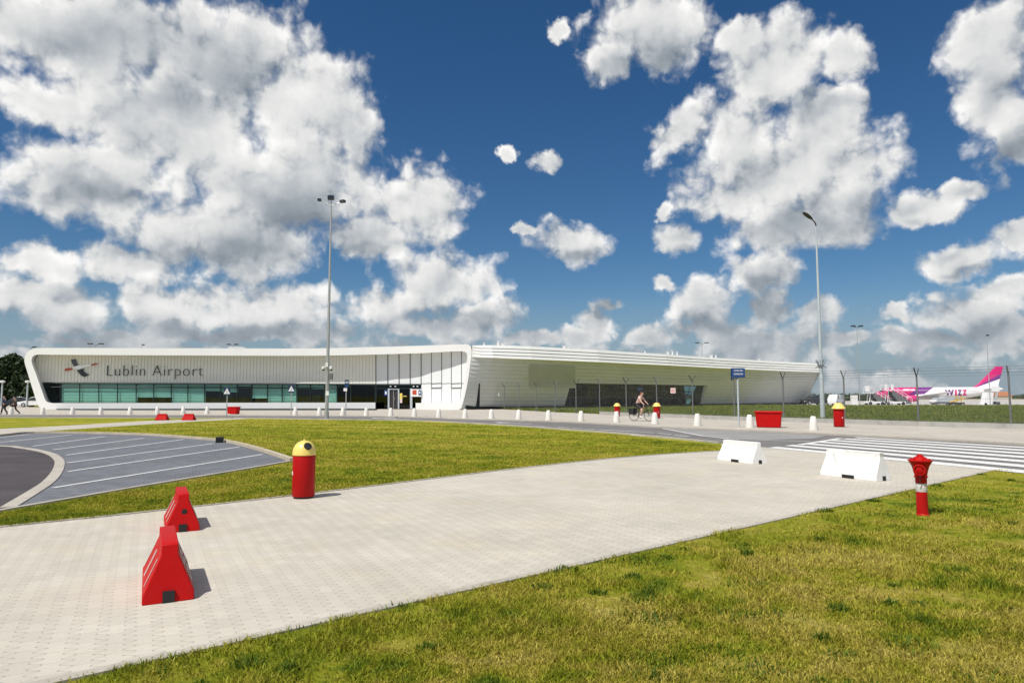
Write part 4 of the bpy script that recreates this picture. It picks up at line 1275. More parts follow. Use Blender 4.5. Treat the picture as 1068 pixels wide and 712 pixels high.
b = MB(); b.lathe([(.205, 0), (.208, .02), (.160, .40), (.118, .60), (.108, .625), (.080, .642), (.02, .648)], n=24)
bmesh_ = b.build('bollard', 'concrete_white', None, smooth=True, autosm=50)
for i, (x, y) in enumerate(bol):
    o = bmesh_ if i == 0 else bmesh_.copy()
    if i: COL.objects.link(o)
    o.location = G(x, y, .012)
    o.rotation_euler = (0, 0, i * 1.3)
    tag(o, special.get(i, 'white cone bollard on the pavement, %s in the row from the left' % words[i]), 'bollard', 'white bollards along the pavement edge')

# ------------------------------------------------------------------ red tubs
def tub(px, py, label, rz, w, d, h):
    p = G(px, py, .012)
    t = thing('storage_tub', label, 'container', (p.x, p.y + d * .45, .012), rz, 'red tubs')
    b = MB(); b.box((0, 0, h * .47), (w * .88, d * .84, h * .90), 0, top=(1.11, 1.13)); b.build('body', 'red', t, bevel=.03, smooth=True)
    b = MB(); b.box((0, 0, h * .955), (w * 1.06, d * 1.06, .07), 0); b.box((0, 0, h * .99), (w * .98, d * .98, .05), 0, top=(.96, .94)); b.build('lid', 'red', t, bevel=.015, smooth=True)
    for s in (-1, 1):
        b = MB(); b.box((s * w * .28, 0, .02), (.16, d * .8, .05)); b.build('foot', 'black', t)
    return t
tub(804.5, 445.9, 'large red lidded plastic tub on the pavement right of the blue sign', math.radians(-24), 1.26, .72, .80)
tub(242.3, 431.8, 'small distant red lidded tub behind the left crossing sign', math.radians(-18), 1.0, .55, .63)

# ------------------------------------------------------------------ signs
def pole_sign(px, py, top, label, r=.04, mat='galv', name='crossing_sign', cat='sign', group=None):
    p = G(px, py, .0); h = at(px, top, p.y).z
    t = thing(name, label, cat, (p.x, p.y, 0), 0, group)
    b = MB(); b.tube([(0, 0, 0), (0, 0, h)], r, 10); b.build('pole', mat, t, smooth=True)
    return t, p, h
def crossing(px, py, y0, y1, hw, label):
    t, p, h = pole_sign(px, py, y0, label, .035, group='pedestrian crossing signs')
    zb, zt = at(px, y1, p.y).z, at(px, y0, p.y).z; w = hw / 712 * p.y * 2; hh = zt - zb
    b = MB(); b.box((0, -.06, (zb + zt) / 2), (w, .025, hh)); b.build('plate', 'blue_dark', t, bevel=.01)
    c = (zb + zt) / 2; k = hh * .42
    b = MB(); b.slab([(-k, -.076, c - k * .85), (k, -.076, c - k * .85), (0, -.076, c + k * .95)], (0, .003, 0)); b.build('triangle', 'white', t)
    b = MB(); q = k * .5                                  # walking figure
    b.lathe([(.13 * q, -.002), (.13 * q, .002)], (0.02 * q, -.079, c + .52 * q), 12, axis='Y')
    def limb(a, bq, w0):
        a, bq = Vector((a[0] * q, 0, a[1] * q)), Vector((bq[0] * q, 0, bq[1] * q)); d = (bq - a).normalized(); nn = Vector((-d.z, 0, d.x)) * w0 * q
        b.slab([Vector((0, -.0785, c)) + v for v in (a + nn, bq + nn, bq - nn, a - nn)], (0, .002, 0))
    limb((0, .35), (-.02, -.35), .13); limb((0, -.3), (.45, -1.1), .09); limb((-.02, -.3), (-.42, -1.1), .09); limb((0, .2), (.38, -.25), .07); limb((0, .2), (-.36, -.2), .07)
    for s in (-1, 0, 1):
        b.slab([Vector((s * .55 * q - .2 * q, -.0785, c - 1.3 * q)), Vector((s * .55 * q + .12 * q, -.0785, c - 1.3 * q)), Vector((s * .55 * q + .2 * q, -.0785, c - 1.5 * q)), Vector((s * .55 * q - .12 * q, -.0785, c - 1.5 * q))], (0, .002, 0))
    b.build('pedestrian_symbol', 'blue_dark', t)
crossing(236.2, 436.3, 403.8, 411.8, 3.4, 'blue pedestrian crossing sign on a pole in front of the small red tub')
crossing(303.4, 432.8, 401.4, 408.9, 3.2, 'blue pedestrian crossing sign left of the tall camera mast')
# stop sign by the mast
t, p, h = pole_sign(360.6, 433.0, 396, 'dark blue bus stop plate on a thin pole right of the camera mast', .04, name='stop_sign')
z = lambda y: at(360, y, p.y).z
b = MB(); w = 4.2 / 712 * p.y
b.box((0.05, -.07, (z(396) + z(404)) / 2), (w, .03, z(396) - z(404))); b.build('plate', 'blue_dark', t)
b = MB(); b.box((.05, -.09, z(398.6)), (w * .62, .01, .16), m=b.mat('galv_pale')); b.box((.05, -.09, z(402.4)), (w * .8, .01, .18), m=b.mat('blue')); b.build('bus_symbol', None, t)
b = MB(); b.box((-.06, -.07, z(406.2)), (w * .85, .03, z(404.6) - z(407.8)), m=b.mat('white')); b.build('timetable', None, t)
# blue information sign near the tub
t, p, h = pole_sign(770.6, 445.4, 384, 'blue two line information sign on a pale pole beside the large red tub', .045, 'galv_pale', 'information_sign')
z = lambda y: at(769, y, p.y).z; X = lambda x: at(x, 388, p.y).x - p.x
b = MB(); b.box(((X(762.6) + X(776.4)) / 2, -.07, (z(383.8) + z(393.6)) / 2), (X(776.4) - X(762.6), .03, z(383.8) - z(393.6)), 0); b.build('plate', 'blue', t, bevel=.01)
b = MB(); b.box((X(762.5), -.02, (z(384) + z(397)) / 2), (.05, .05, z(384) - z(397))); b.box((X(766), -.03, z(394.6)), (.35, .03, .04), 0); b.build('bracket', 'blue_dark', t)
b = MB(); rr = random.Random(3)
for yy, x0, x1 in ((386.3, 764.6, 775.4), (389.9, 764.8, 774.8)):
    xx = X(x0); hgt = .085
    while xx < X(x1) - .03:
        w_l = rr.choice((.028, .034, .040))
        k = rr.randint(0, 3)
        b.box((xx + .006, -.0875, z(yy)), (.010, .004, hgt))
        if k != 1: b.box((xx + w_l - .004, -.0875, z(yy)), (.010, .004, hgt))
        b.box((xx + w_l / 2, -.0875, z(yy) + (hgt / 2 - .005 if k in (0, 3) else 0)), (w_l - .01, .004, .010))
        if k in (2, 3): b.box((xx + w_l / 2, -.0875, z(yy) - hgt / 2 + .005), (w_l - .01, .004, .010))
        xx += w_l + .016
b.build('lettering', 'white', t)

# ------------------------------------------------------------------ lamps
def frustum(b, p0, p1, r0, r1, n=14, m=0): b.tube([p0, p1], [r0, r1], n, m)
p = G(340.6, 437.2)
def rel(px, py): q = at(px, py, p.y); return Vector((q.x - p.x, 0, q.z))
t = thing('camera_mast', 'tall grey lamp mast with three floodlights and two white cameras on the lawn edge', 'lamp post', (p.x, p.y, 0))
b = MB(); hT = rel(345.6, 212.5)
frustum(b, (0, 0, 0), (0, 0, .5), .16, .16); frustum(b, (0, 0, .5), (0, 0, 3.0), .125, .115); frustum(b, (0, 0, 3.0), (0, 0, hT.z), .115, .05); b.build('pole', 'galv', t, smooth=True)
b = MB(); b.tube([(0, 0, hT.z - .15), (-.38, .05, hT.z + .08), (-.75, .05, hT.z + .22)], .022, 8); b.tube([(0, 0, hT.z - .15), (.35, .05, hT.z + .02), (.72, .05, hT.z + .12)], .022, 8); b.tube([(0, 0, hT.z - .2), (0, 0, hT.z + .35)], .03, 8); b.build('arm', 'galv', t)
for (x, z_, sx_, sz_, rz_) in ((-.02, hT.z + .42, .40, .30, 0), (-.82, hT.z + .26, .22, .16, .5), (.80, hT.z + .16, .36, .18, -.4)):
    b = MB(); b.box((x, -.02, z_), (sx_, .26, sz_), rz_, b.mat('darkmetal')); b.box((x, -.15, z_), (sx_ * .86, .012, sz_ * .8), rz_, b.mat('car_glass')); b.build('floodlight', None, t, bevel=.015)
zz_ = lambda y: at(340, y, p.y).z
for s in (-1, 1):
    b = MB(); b.tube([(0, 0, zz_(382.5)), (s * .24, -.08, zz_(382)), (s * .24, -.08, zz_(383.5))], .02, 8, b.mat('white')); b.lathe([(.02, .18), (.11, .14), (.12, .02), (.10, -.03)], (s * .26, -.1, zz_(384.8)), 16, b.mat('white')); b.lathe([(.10, -.03), (.085, -.09), (.02, -.12)], (s * .26, -.1, zz_(384.8)), 16, b.mat('black')); b.build('camera', None, t, smooth=True)
b = MB(); b.box((-.02, -.14, zz_(380.5)), (.16, .1, .28), m=b.mat('white')); b.build('antenna', None, t, bevel=.01)
b = MB(); b.box((.24, -.05, zz_(392.5)), (.26, .24, .42)); b.tube([(.05, 0, zz_(391)), (.24, 0, zz_(391))], .02, 6); b.build('control_box', 'postdark', t, bevel=.02)
b = MB(); b.box((.05, -.14, zz_(410)), (.20, .02, .30), m=b.mat('white')); b.build('notice', None, t)

p = G(858.2, 438.0)
t = thing('street_lamp', 'pale grey street lamp with a single tilted lantern beside the fence', 'lamp post', (p.x, p.y, 0))
hT = rel(849.5, 236)
b = MB(); frustum(b, (0, 0, 0), (0, 0, 2.8), .150, .140); frustum(b, (0, 0, 2.8), (0, 0, 3.0), .140, .115); frustum(b, (0, 0, 3.0), (0, 0, hT.z), .115, .05); frustum(b, (0, 0, 0), (0, 0, .03), .25, .25); b.build('pole', 'galv_pale', t, smooth=True)
b = MB(); hz_ = hT.z; b.tube([(0, 0, hz_ - .25), (0.0, 0, hz_ + .12), (-.08, -.02, hz_ + .28), (-.32, -.08, hz_ + .48)], [.05, .048, .042, .036], 10); b.build('arm', 'darkmetal', t, smooth=True)
b = MB(); c = Vector((-.62, -.16, hz_ + .70)); ax = Vector((-.80, -.22, .52)).normalized(); sd_ = Vector((-ax.y, ax.x, 0)).normalized(); up_ = ax.cross(sd_) * -1
vs, fs = [], []
prf = [(-.46, .05, .04), (-.40, .10, .06), (-.22, .16, .09), (0, .20, .10), (.2, .19, .09), (.33, .13, .06), (.38, .05, .03)]
for (l, w_l, h_l) in prf:
    for k in range(16):
        a = 2 * math.pi * k / 16; hh = h_l * (1 if math.sin(a) > 0 else .45)
        vs.append(c + ax * l + sd_ * w_l * math.cos(a) + up_ * hh * math.sin(a))
for j in range(len(prf) - 1):
    for k in range(16):
        k2 = (k + 1) % 16; fs.append((j * 16 + k, j * 16 + k2, (j + 1) * 16 + k2, (j + 1) * 16 + k))
fs += [tuple(range(16)), tuple((len(prf) - 1) * 16 + k for k in range(16))]
b.add(vs, fs); lh = b.build('lantern', 'darkmetal', t, smooth=True)
b = MB()
vs = [c + ax * (.06 + .24 * math.cos(2 * math.pi * k / 16)) + sd_ * .15 * math.sin(2 * math.pi * k / 16) - up_ * .052 for k in range(16)]
b.slab(vs, up_ * .02)
M['lens'] = simple('lantern glass', (.55, .58, .42), .15, spec=.8)
b.build('lens', 'lens', lh)
b = MB(); zc = zz_(381.5)
b.lathe([(.18, zc - .06), (.18, zc + .06)], n=16)
for k in range(9):
    a = 2 * math.pi * k / 9
    b.tube([(.15 * math.cos(a), .15 * math.sin(a), zc), (.34 * math.cos(a), .34 * math.sin(a), zc + .40)], .014, 5)
    b.tube([(.15 * math.cos(a), .15 * math.sin(a), zc), (.38 * math.cos(a + .2), .38 * math.sin(a + .2), zc - .12)], .012, 5)
b.build('climb_guard', 'postdark', t)
b = MB(); b.box((-.02, -.125, zz_(406)), (.10, .02, .14), m=b.mat('white')); b.build('notice', None, t)

def mast(px, py_base, py_top, Y, label, heads, r=.09):
    q = at(px, py_top, Y); z0 = gz(q.x, Y)
    t = thing('floodlight_mast', label, 'lamp mast', (q.x, Y, z0), 0, 'distant floodlight masts')
    b = MB(); b.tube([(0, 0, 0), (0, 0, q.z - z0)], [r, r * .6], 8); b.build('pole', 'galv', t, smooth=True)
    for hx in heads:
        b = MB(); h_ = q.z - z0
        b.tube([(0, 0, h_ - .1), (hx, 0, h_ + .1)], .04, 6); b.box((hx * 1.2, -.05, h_ + .16), (abs(hx) * .8 + .2, .5, .22)); b.build('floodlight', 'darkmetal', t)
    return t
mast(893.6, 424, 341, 118, 'slim twin headed mast behind the aircraft steps', (-.55, .55), .08)
mast(1029.0, 424, 350.5, 125, 'slim single headed mast in front of the aircraft tail', (.12,), .08)
mast(100, 420, 359.2, 150, 'twin headed lamp mast rising over the roof above the stork emblem', (-1.0, 1.0), .12)
mast(32.5, 420, 362.5, 150, 'lamp mast rising beside the trees at the left end of the roof', (.6,), .12)
mast(148, 420, 360.2, 160, 'small lamp mast peeping over the roof above the sign lettering', (.3,), .10)
mast(242.5, 420, 359.8, 150, 'lamp mast peeping over the roof beside the roof boxes', (-.7, .7), .10)
mast(732.0, 424, 358.0, 190, 'twin headed lamp mast rising over the long flank roof', (-1.1, 1.1), .12)

def small_lamp(px, pb, pt, Y, label):
    q = at(px, pt, Y); t = thing('car_park_lamp', label, 'lamp post', (q.x, Y, 0), 0, 'car park lamps')
    b = MB(); b.tube([(0, 0, 0), (0, 0, q.z)], .10, 8); b.build('pole', 'galv_pale', t, smooth=True)
    b = MB(); b.lathe([(.12, q.z), (.34, q.z + .05), (.34, q.z + .25), (.1, q.z + .32)], n=14); b.build('lamp_head', 'white', t, smooth=True)
small_lamp(2.5, 428, 399, 96, 'white topped lamp post in front of the trees, far left')
small_lamp(29, 424, 399, 96, 'white topped lamp post close to the slanted end of the terminal')

# ------------------------------------------------------------------ security fence
posts = [(497.5, 425.9), (512.4, 426.6), (526, 427.2), (541.4, 428.2), (559.2, 429.2), (579, 430.2), (601, 431), (625.6, 432.2), (653.4, 433.6), (685.4, 434.9), (722.8, 436.4), (766.3, 438.3), (817.8, 440), (881.5, 441.8), (958.3, 444.6), (1055, 447.4)]
FP = [G(*q) for q in posts]
FP += [FP[-1] + (FP[-1] - FP[-2]), FP[-1] + 2 * (FP[-1] - FP[-2])]
fo = FP[0].copy()
t = thing('security_fence', 'tall chain link security fence with angled barbed wire posts and low concrete plinth', 'fence', (0, 0, 0))
FH = 2.62
pz = []
for i, q in enumerate(FP):
    d = (FP[min(i + 1, len(FP) - 1)] - FP[max(i - 1, 0)]).normalized(); nn = Vector((-d.y, d.x, 0))
    pz.append((q, d, nn))
    b = MB(); lean = (.0 if i % 3 else .02)
    b.tube([(q.x, q.y, 0), (q.x - nn.x * lean, q.y - nn.y * lean, FH)], .045, 8)
    po = b.build('fence_post', 'postdark', t, smooth=True)
    b = MB()
    for s in (-1, 1): b.tube([(q.x, q.y, FH - .04), (q.x + nn.x * .30 * s, q.y + nn.y * .30 * s, FH + .42)], .022 if s > 0 else .034, 6)
    b.build('arm', 'postdark' if i % 2 else 'darkmetal', po)
wm = MB(); me_v, me_f, me_uv = [], [], []
run = 0
for (q0, d0, n0_), (q1, d1, n1_) in zip(pz, pz[1:]):
    L_ = (q1 - q0).length; o_ = len(me_v)
    me_v += [(q0.x, q0.y, .28), (q1.x, q1.y, .28), (q1.x, q1.y, FH), (q0.x, q0.y, FH)]
    me_f.append((o_, o_ + 1, o_ + 2, o_ + 3)); me_uv += [(run, .28), (run + L_, .28), (run + L_, FH), (run, FH)]; run += L_
me = bpy.data.meshes.new('chain_link_mesh'); me.from_pydata(me_v, [], me_f); uvl = me.uv_layers.new(name='UVMap')
for i, uv in enumerate(me_uv): uvl.data[i].uv = uv
me.materials.append(wire_mat()); o = bpy.data.objects.new('chain_link_mesh', me); COL.objects.link(o); o.parent = t
for zf_, off in ((FH - .02, 0), (1.45, 0), (.32, 0), (FH + .12, .10), (FH + .27, .20), (FH + .40, .285), (FH + .12, -.10), (FH + .27, -.20), (FH + .40, -.285)):
    b = MB(); b.tube([(q.x + nn.x * off, q.y + nn.y * off, zf_) for q, d, nn in pz], .006 if off == 0 else .0045, 4)
    b.build('strand', 'postdark', t)
b = MB()
ribbon(b, [q - 0 * d for q, d, nn in pz][7:], .09, 0.0, .27, side=.0)
b.build('plinth', 'plinth', t)
for px, py, w_, h_, lab, mt in ((520.2, 411.2, .33, .33, 'small white warning plate hanging on the fence near the shell nose', 'white'), (702.3, 407.2, .52, .38, 'pale pink warning plate hanging on the fence right of the cyclist', 'pale_pink')):
    seg = min(range(len(FP) - 1), key=lambda i: 0 if (posts[i][0] <= px <= posts[i + 1][0] if i + 1 < len(posts) else False) else 1)
    f = (px - posts[seg][0]) / (posts[seg + 1][0] - posts[seg][0]); q = FP[seg].lerp(FP[seg + 1], f); w = at(px, py, q.y)
    d = pz[seg][1]
    tt = thing('warning_plate', lab, 'sign', (w.x - pz[seg][2].x * .03, w.y - pz[seg][2].y * .03, w.z), math.atan2(d.y, d.x))
    b = MB(); b.box((0, 0, 0), (w_, .01, h_)); b.build('plate', mt, tt)
    b = MB(); b.box((0, -.008, h_ * .2), (w_ * .7, .004, h_ * .10)); b.box((0, -.008, -.02), (w_ * .8, .004, h_ * .08)); b.box((0, -.008, -h_ * .25), (w_ * .6, .004, h_ * .08)); b.build('lettering', 'emblem_red' if mt != 'white' else 'postdark', tt)

# ------------------------------------------------------------------ vehicles
def wheel(t, x, y, r, w=.2):
    b = MB(); b.lathe([(r * .62, -w / 2), (r * .95, -w / 2), (r, -w / 2 + .03), (r, w / 2 - .03), (r * .95, w / 2), (r * .62, w / 2)], (x, y, r), 20, b.mat('tyre'), axis='Y')
    o = b.build('wheel', None, t, smooth=True)
    b = MB(); b.lathe([(r * .60, -w / 2 - .005), (r * .60, w / 2 + .005)], (x, y, r), 16, b.mat('galv'), axis='Y'); b.build('rim', None, o)
def car(name, label, cat, loc, rz, paint, prof, glass, L, Wd, wheels, r=.32, extra=None):
    """side profile (x, z) extruded across the width, with tumblehome; front towards -X"""
    t = thing(name, label, cat, loc, rz)
    def loft(pr, w_of_z, off=0):
        b = MB(); n = len(pr)
        vs = [(x, -w_of_z(z) / 2 - off, z) for x, z in pr] + [(x, w_of_z(z) / 2 + off, z) for x, z in pr]
        b.add(vs, [tuple(range(n)), tuple(range(2 * n - 1, n - 1, -1))] + [(i, n + i, n + (i + 1) % n, (i + 1) % n) for i in range(n)])
        return b
    wz = lambda z: Wd * (1 - max(0, z - .85) * .22)
    loft(prof, wz).build('body', paint, t, bevel=.04, smooth=True)
    for g in glass:
        b = loft(g, wz, .012); b.build('window', 'car_glass', t)
    for x in wheels:
        for s in (-1, 1): wheel(t, x, s * (Wd / 2 - .09), r)
    for s in (-1, 1):
        b = MB(); b.box((-L / 2 + .06, s * Wd * .36, .68), (.14, .32, .14)); b.build('headlight', 'white', t, bevel=.02)
        b = MB(); b.box((L / 2 - .04, s * Wd * .38, .80), (.10, .24, .18)); b.build('tail_light', 'red_dark', t)
    return t
sedan = [(-2.2, .25), (-2.25, .55), (-2.15, .72), (-1.2, .88), (-.45, 1.38), (-.1, 1.45), (.8, 1.44), (1.7, 1.0), (2.2, .92), (2.25, .5), (2.2, .25)]
sglass = [[(-1.05, .90), (-.42, 1.32), (-.1, 1.38), (.2, 1.39), (.2, .92)], [(.27, .92), (.27, 1.39), (.78, 1.38), (1.42, 1.06), (1.42, .95)]]
def gpos(px, py, Y): q = at(px, py, Y); return (q.x, Y, gz(q.x, Y))
car('parked_car', 'black saloon car parked under the trees left of the terminal', 'car', gpos(20, 424, 99), math.radians(6), 'car_black', sedan, sglass, 4.5, 1.78, (-1.4, 1.4))
car('parked_car', 'white car half hidden behind the slanted end of the terminal', 'car', gpos(39, 424, 97), math.radians(4), 'car_white', sedan, sglass, 4.5, 1.78, (-1.4, 1.4))
suv = [(-2.2, .3), (-2.25, .7), (-2.1, .95), (-1.15, 1.08), (-.55, 1.62), (0, 1.70), (1.7, 1.66), (2.15, 1.1), (2.2, .3)]
suvg = [[(-1.0, 1.10), (-.52, 1.54), (.2, 1.60), (.2, 1.12)], [(.28, 1.12), (.28, 1.60), (1.6, 1.57), (1.85, 1.14)]]
car('parked_car', 'dark estate car parked at the far right corner of the terminal', 'car', gpos(848.5, 419, 122), math.radians(12), 'car_black', suv, suvg, 4.5, 1.85, (-1.4, 1.4), .36)
van = [(-2.5, .3), (-2.55, .7), (-2.45, 1.0), (-1.7, 1.2), (-1.0, 1.95), (-.6, 2.05), (.1, 2.05), (.15, 1.1), (2.5, 1.1), (2.5, .35)]
vang = [[(-1.55, 1.22), (-.98, 1.84), (-.75, 1.9), (-.3, 1.9), (-.3, 1.22)]]
tv = car('utility_van', 'white utility pickup van on the airfield behind the yellow lidded bin', 'van', gpos(871, 419, 132), math.radians(48), 'car_white', van, vang, 5.0, 1.95, (-1.6, 1.5), .36)
b = MB(); b.box((1.4, 0, 1.55), (2.0, 1.8, .9)); b.build('cargo_box', 'galv_pale', tv, bevel=.03)
q = gpos(891, 422, 116)
t = thing('equipment_cabinet', 'tall white equipment cabinet standing on the airfield edge', 'cabinet', q)
b = MB(); b.box((0, 0, .85), (.95, .7, 1.7)); b.build('body', 'white_plastic', t, bevel=.03)
b = MB(); b.box((0, -.36, .85), (.80, .02, 1.45)); b.build('door', 'white', t)

# ------------------------------------------------------------------ airliner
def livery():
    m, n, p, out = new_mat('airliner livery')
    X, Y, Z = n.sep(objpos(n))
    s = n.m('SUBTRACT', X, n.m('MULTIPLY', n.m('SUBTRACT', Z, 3.9), 1.25))
    c = n.mix(n.m('GREATER_THAN', s, 11.0), (.62, .012, .17, 1), (.16, .022, .21, 1))
    c = n.mix(n.m('GREATER_THAN', s, 15.4), c, (.80, .80, .80, 1))
    win = n.m('MULTIPLY', n.m('LESS_THAN', n.m('ABSOLUTE', n.m('SUBTRACT', Z, 4.45)), .17), n.m('LESS_THAN', n.m('FRACT', n.m('DIVIDE', X, .53)), .45))
    win = n.m('MULTIPLY', win, n.m('MULTIPLY', n.m('GREATER_THAN', X, 5.5), n.m('LESS_THAN', X, 30.5)))
    c = n.mix(n.m('MULTIPLY', win, .7), c, (.03, .03, .04, 1))
    cock = n.m('MULTIPLY', n.m('MULTIPLY', n.m('GREATER_THAN', X, 1.25), n.m('LESS_THAN', X, 2.7)), n.m('MULTIPLY', n.m('GREATER_THAN', Z, 4.35), n.m('LESS_THAN', Z, 4.95)))
    c = n.mix(cock, c, (.02, .02, .025, 1))
    n.l.new(c, p.inputs['Base Color']); p.inputs['Roughness'].default_value = .28
    return m
def fin_livery():
    m, n, p, out = new_mat('airliner fin livery')
    X, Y, Z = n.sep(objpos(n))
    s = n.m('ADD', n.m('MULTIPLY', n.m('SUBTRACT', X, 30.0), .62), 6.0)
    c = n.mix(n.m('GREATER_THAN', Z, n.m('ADD', s, -.2)), (.16, .022, .21, 1), (.62, .012, .17, 1))
    c = n.mix(n.m('GREATER_THAN', Z, n.m('ADD', n.m('MULTIPLY', n.m('SUBTRACT', X, 30.0), .42), 5.7)), (.8, .8, .8, 1), c)
    n.l.new(c, p.inputs['Base Color']); p.inputs['Roughness'].default_value = .28
    return m
M['livery'] = livery(); M['fin'] = fin_livery()
q = Vector((114.3, 215.5, 0))
PL = thing('airliner', 'white pink and purple passenger jet parked on the apron with lettering on its side', 'airplane', (q.x, q.y, -1.02), math.radians(-28), None, .88)
fus = [(0.0, 3.45, .05), (.25, 3.48, .45), (.7, 3.55, .80), (1.4, 3.66, 1.18), (2.4, 3.80, 1.55), (3.6, 3.88, 1.83), (5.2, 3.9, 1.97), (7, 3.9, 2.0), (12, 3.9, 2.0), (18, 3.9, 2.0), (24, 3.9, 2.0), (26.5, 3.97, 1.93), (29, 4.20, 1.70), (31.5, 4.50, 1.38), (34, 4.82, .98), (36, 5.06, .60), (37.3, 5.2, .32), (37.6, 5.22, .12)]
b = MB(); n_ = 32
vs = [(x, r * math.sin(2 * math.pi * k / n_), zc + r * math.cos(2 * math.pi * k / n_)) for x, zc, r in fus for k in range(n_)]
fs = [(j * n_ + k, j * n_ + (k + 1) % n_, (j + 1) * n_ + (k + 1) % n_, (j + 1) * n_ + k) for j in range(len(fus) - 1) for k in range(n_)]
b.add(vs, fs + [tuple(range(n_)), tuple((len(fus) - 1) * n_ + k for k in range(n_))])
b.build('fuselage', 'livery', PL, smooth=True)
def foil(pts, axis, th, name, mat, th2=None):
    """lifting surface from root and tip chord lines (x0, x1, span coordinate, height)"""
    b = MB(); vs = []
    sec = [(0, .0), (.08, .5), (.3, .55), (.6, .38), (1, .02), (.6, -.30), (.3, -.42), (.08, -.38)]
    for (x0, x1, s, z) in pts:
        for f, k in sec:
            tk = th * (x1 - x0)
            if axis == 'Y': vs.append((x0 + (x1 - x0) * f, s, z + k * tk))
            else: vs.append((x0 + (x1 - x0) * f, k * tk, z))
    m_ = len(sec)
    fs = [(j * m_ + k, j * m_ + (k + 1) % m_, (j + 1) * m_ + (k + 1) % m_, (j + 1) * m_ + k) for j in range(len(pts) - 1) for k in range(m_)]
    b.add(vs, fs + [tuple(range(m_)), tuple((len(pts) - 1) * m_ + k for k in range(m_))])
    return b.build(name, mat, PL, smooth=True)
for s in (-1, 1):
    foil([(11.5, 19.2, s * 1.5, 2.9), (14.6, 19.6, s * 6.3, 3.25), (20.2, 21.9, s * 16.6, 4.1)], 'Y', .12, 'wing', 'plane_white')
    foil([(31.6, 35.6, s * .6, 5.1), (34.5, 36.1, s * 6.2, 5.6)], 'Y', .10, 'tailplane', 'plane_white')
    b = MB(); ey, ez = s * 5.75, 2.05
    b.lathe([(.95, 9.3), (1.08, 9.4), (1.16, 10.0), (1.14, 11.4), (.98, 12.6), (.66, 13.1)], (0, ey, ez), 28, axis='X'); en_ = b.build('engine', 'magenta', PL, smooth=True)
    b = MB(); b.lathe([(.92, 9.45), (.2, 9.6), (.02, 9.25)], (0, ey, ez), 24, axis='X', cap=False); b.build('fan', 'darkmetal', en_)
    b = MB(); b.slab([(10.3, ey - .15, 3.05), (13.8, ey - .15, 3.1), (16.5, ey - .15, 3.35), (12.6, ey - .15, 2.7)], (0, .3, 0)); b.build('pylon', 'plane_white', PL)
    b = MB(); b.tube([(17.7, s * 3.8, .55), (17.7, s * 3.6, 3.0)], .14, 8); gr = b.build('landing_gear', 'galv', PL)
    for k in (-1, 1):
        b = MB(); b.lathe([(.3, -.2), (.58, -.18), (.6, 0), (.58, .18), (.3, .2)], (17.7, s * 3.8 + k * .46, .6), 20, axis='Y'); b.build('wheel', 'tyre', gr, smooth=True)
b = MB(); b.tube([(5.1, 0, .4), (5.1, 0, 2.3)], .11, 8); gr = b.build('landing_gear', 'galv', PL)
for k in (-1, 1):
    b = MB(); b.lathe([(.2, -.1), (.38, -.1), (.38, .1), (.2, .1)], (5.1, k * .25, .4), 18, axis='Y'); b.build('wheel', 'tyre', gr, smooth=True)
foil([(28.6, 36.2, 0, 5.6), (30.4, 36.4, 0, 6.6), (35.8, 38.0, 0, 12.7)], 'Z', .10, 'tail_fin', 'fin')
b = MB(); b.slab([(11, -1.7, 2.4), (21, -1.7, 2.4), (19.5, -1.5, 1.75), (12.5, -1.5, 1.75)], (0, 3.4, 0)); b.build('belly_fairing', 'plane_white', PL, bevel=.1)
def fus_text(body, x0, x1, z0, zcap, mat, name, sp=1.0, off=.0):
    me = text_mesh(body, 1.0, .02, off, sp)
    xs_ = [v.co.x for v in me.vertices]; ys2_ = [v.co.y for v in me.vertices]
    mx, Mx, My = min(xs_), max(xs_), max(ys2_)
    bm = bmesh.new(); bm.from_mesh(me)
    for k in range(-4, 16):
        bmesh.ops.bisect_plane(bm, geom=bm.verts[:] + bm.edges[:] + bm.faces[:], plane_co=(0, My * k / 12 + .001, 0), plane_no=(0, 1, 0))
    bm.to_mesh(me); bm.free()
    for v in me.vertices:
        z = z0 + v.co.y / My * zcap
        y = -math.sqrt(max(4.0 - (z - 3.9) ** 2, .2)) - .05 - v.co.z
        v.co = (x0 + (v.co.x - mx) / (Mx - mx) * (x1 - x0), y, z)
    me.materials.clear(); me.materials.append(M[mat])
    o = bpy.data.objects.new(name, me); COL.objects.link(o); o.parent = PL
fus_text('W', 21.0, 23.7, 3.15, 2.0, 'purple', 'airline_lettering', off=.05)
fus_text('I', 23.9, 24.45, 3.15, 2.0, 'magenta', 'airline_lettering', off=.05)
fus_text('Z', 24.6, 25.9, 3.15, 2.0, 'purple', 'airline_lettering', off=.05)
fus_text('Z', 26.0, 27.3, 3.15, 2.0, 'magenta', 'airline_lettering', off=.05)
fus_text('wizzair.com', 8.6, 12.2, 4.75, .75, 'white', 'web_lettering', off=.03)

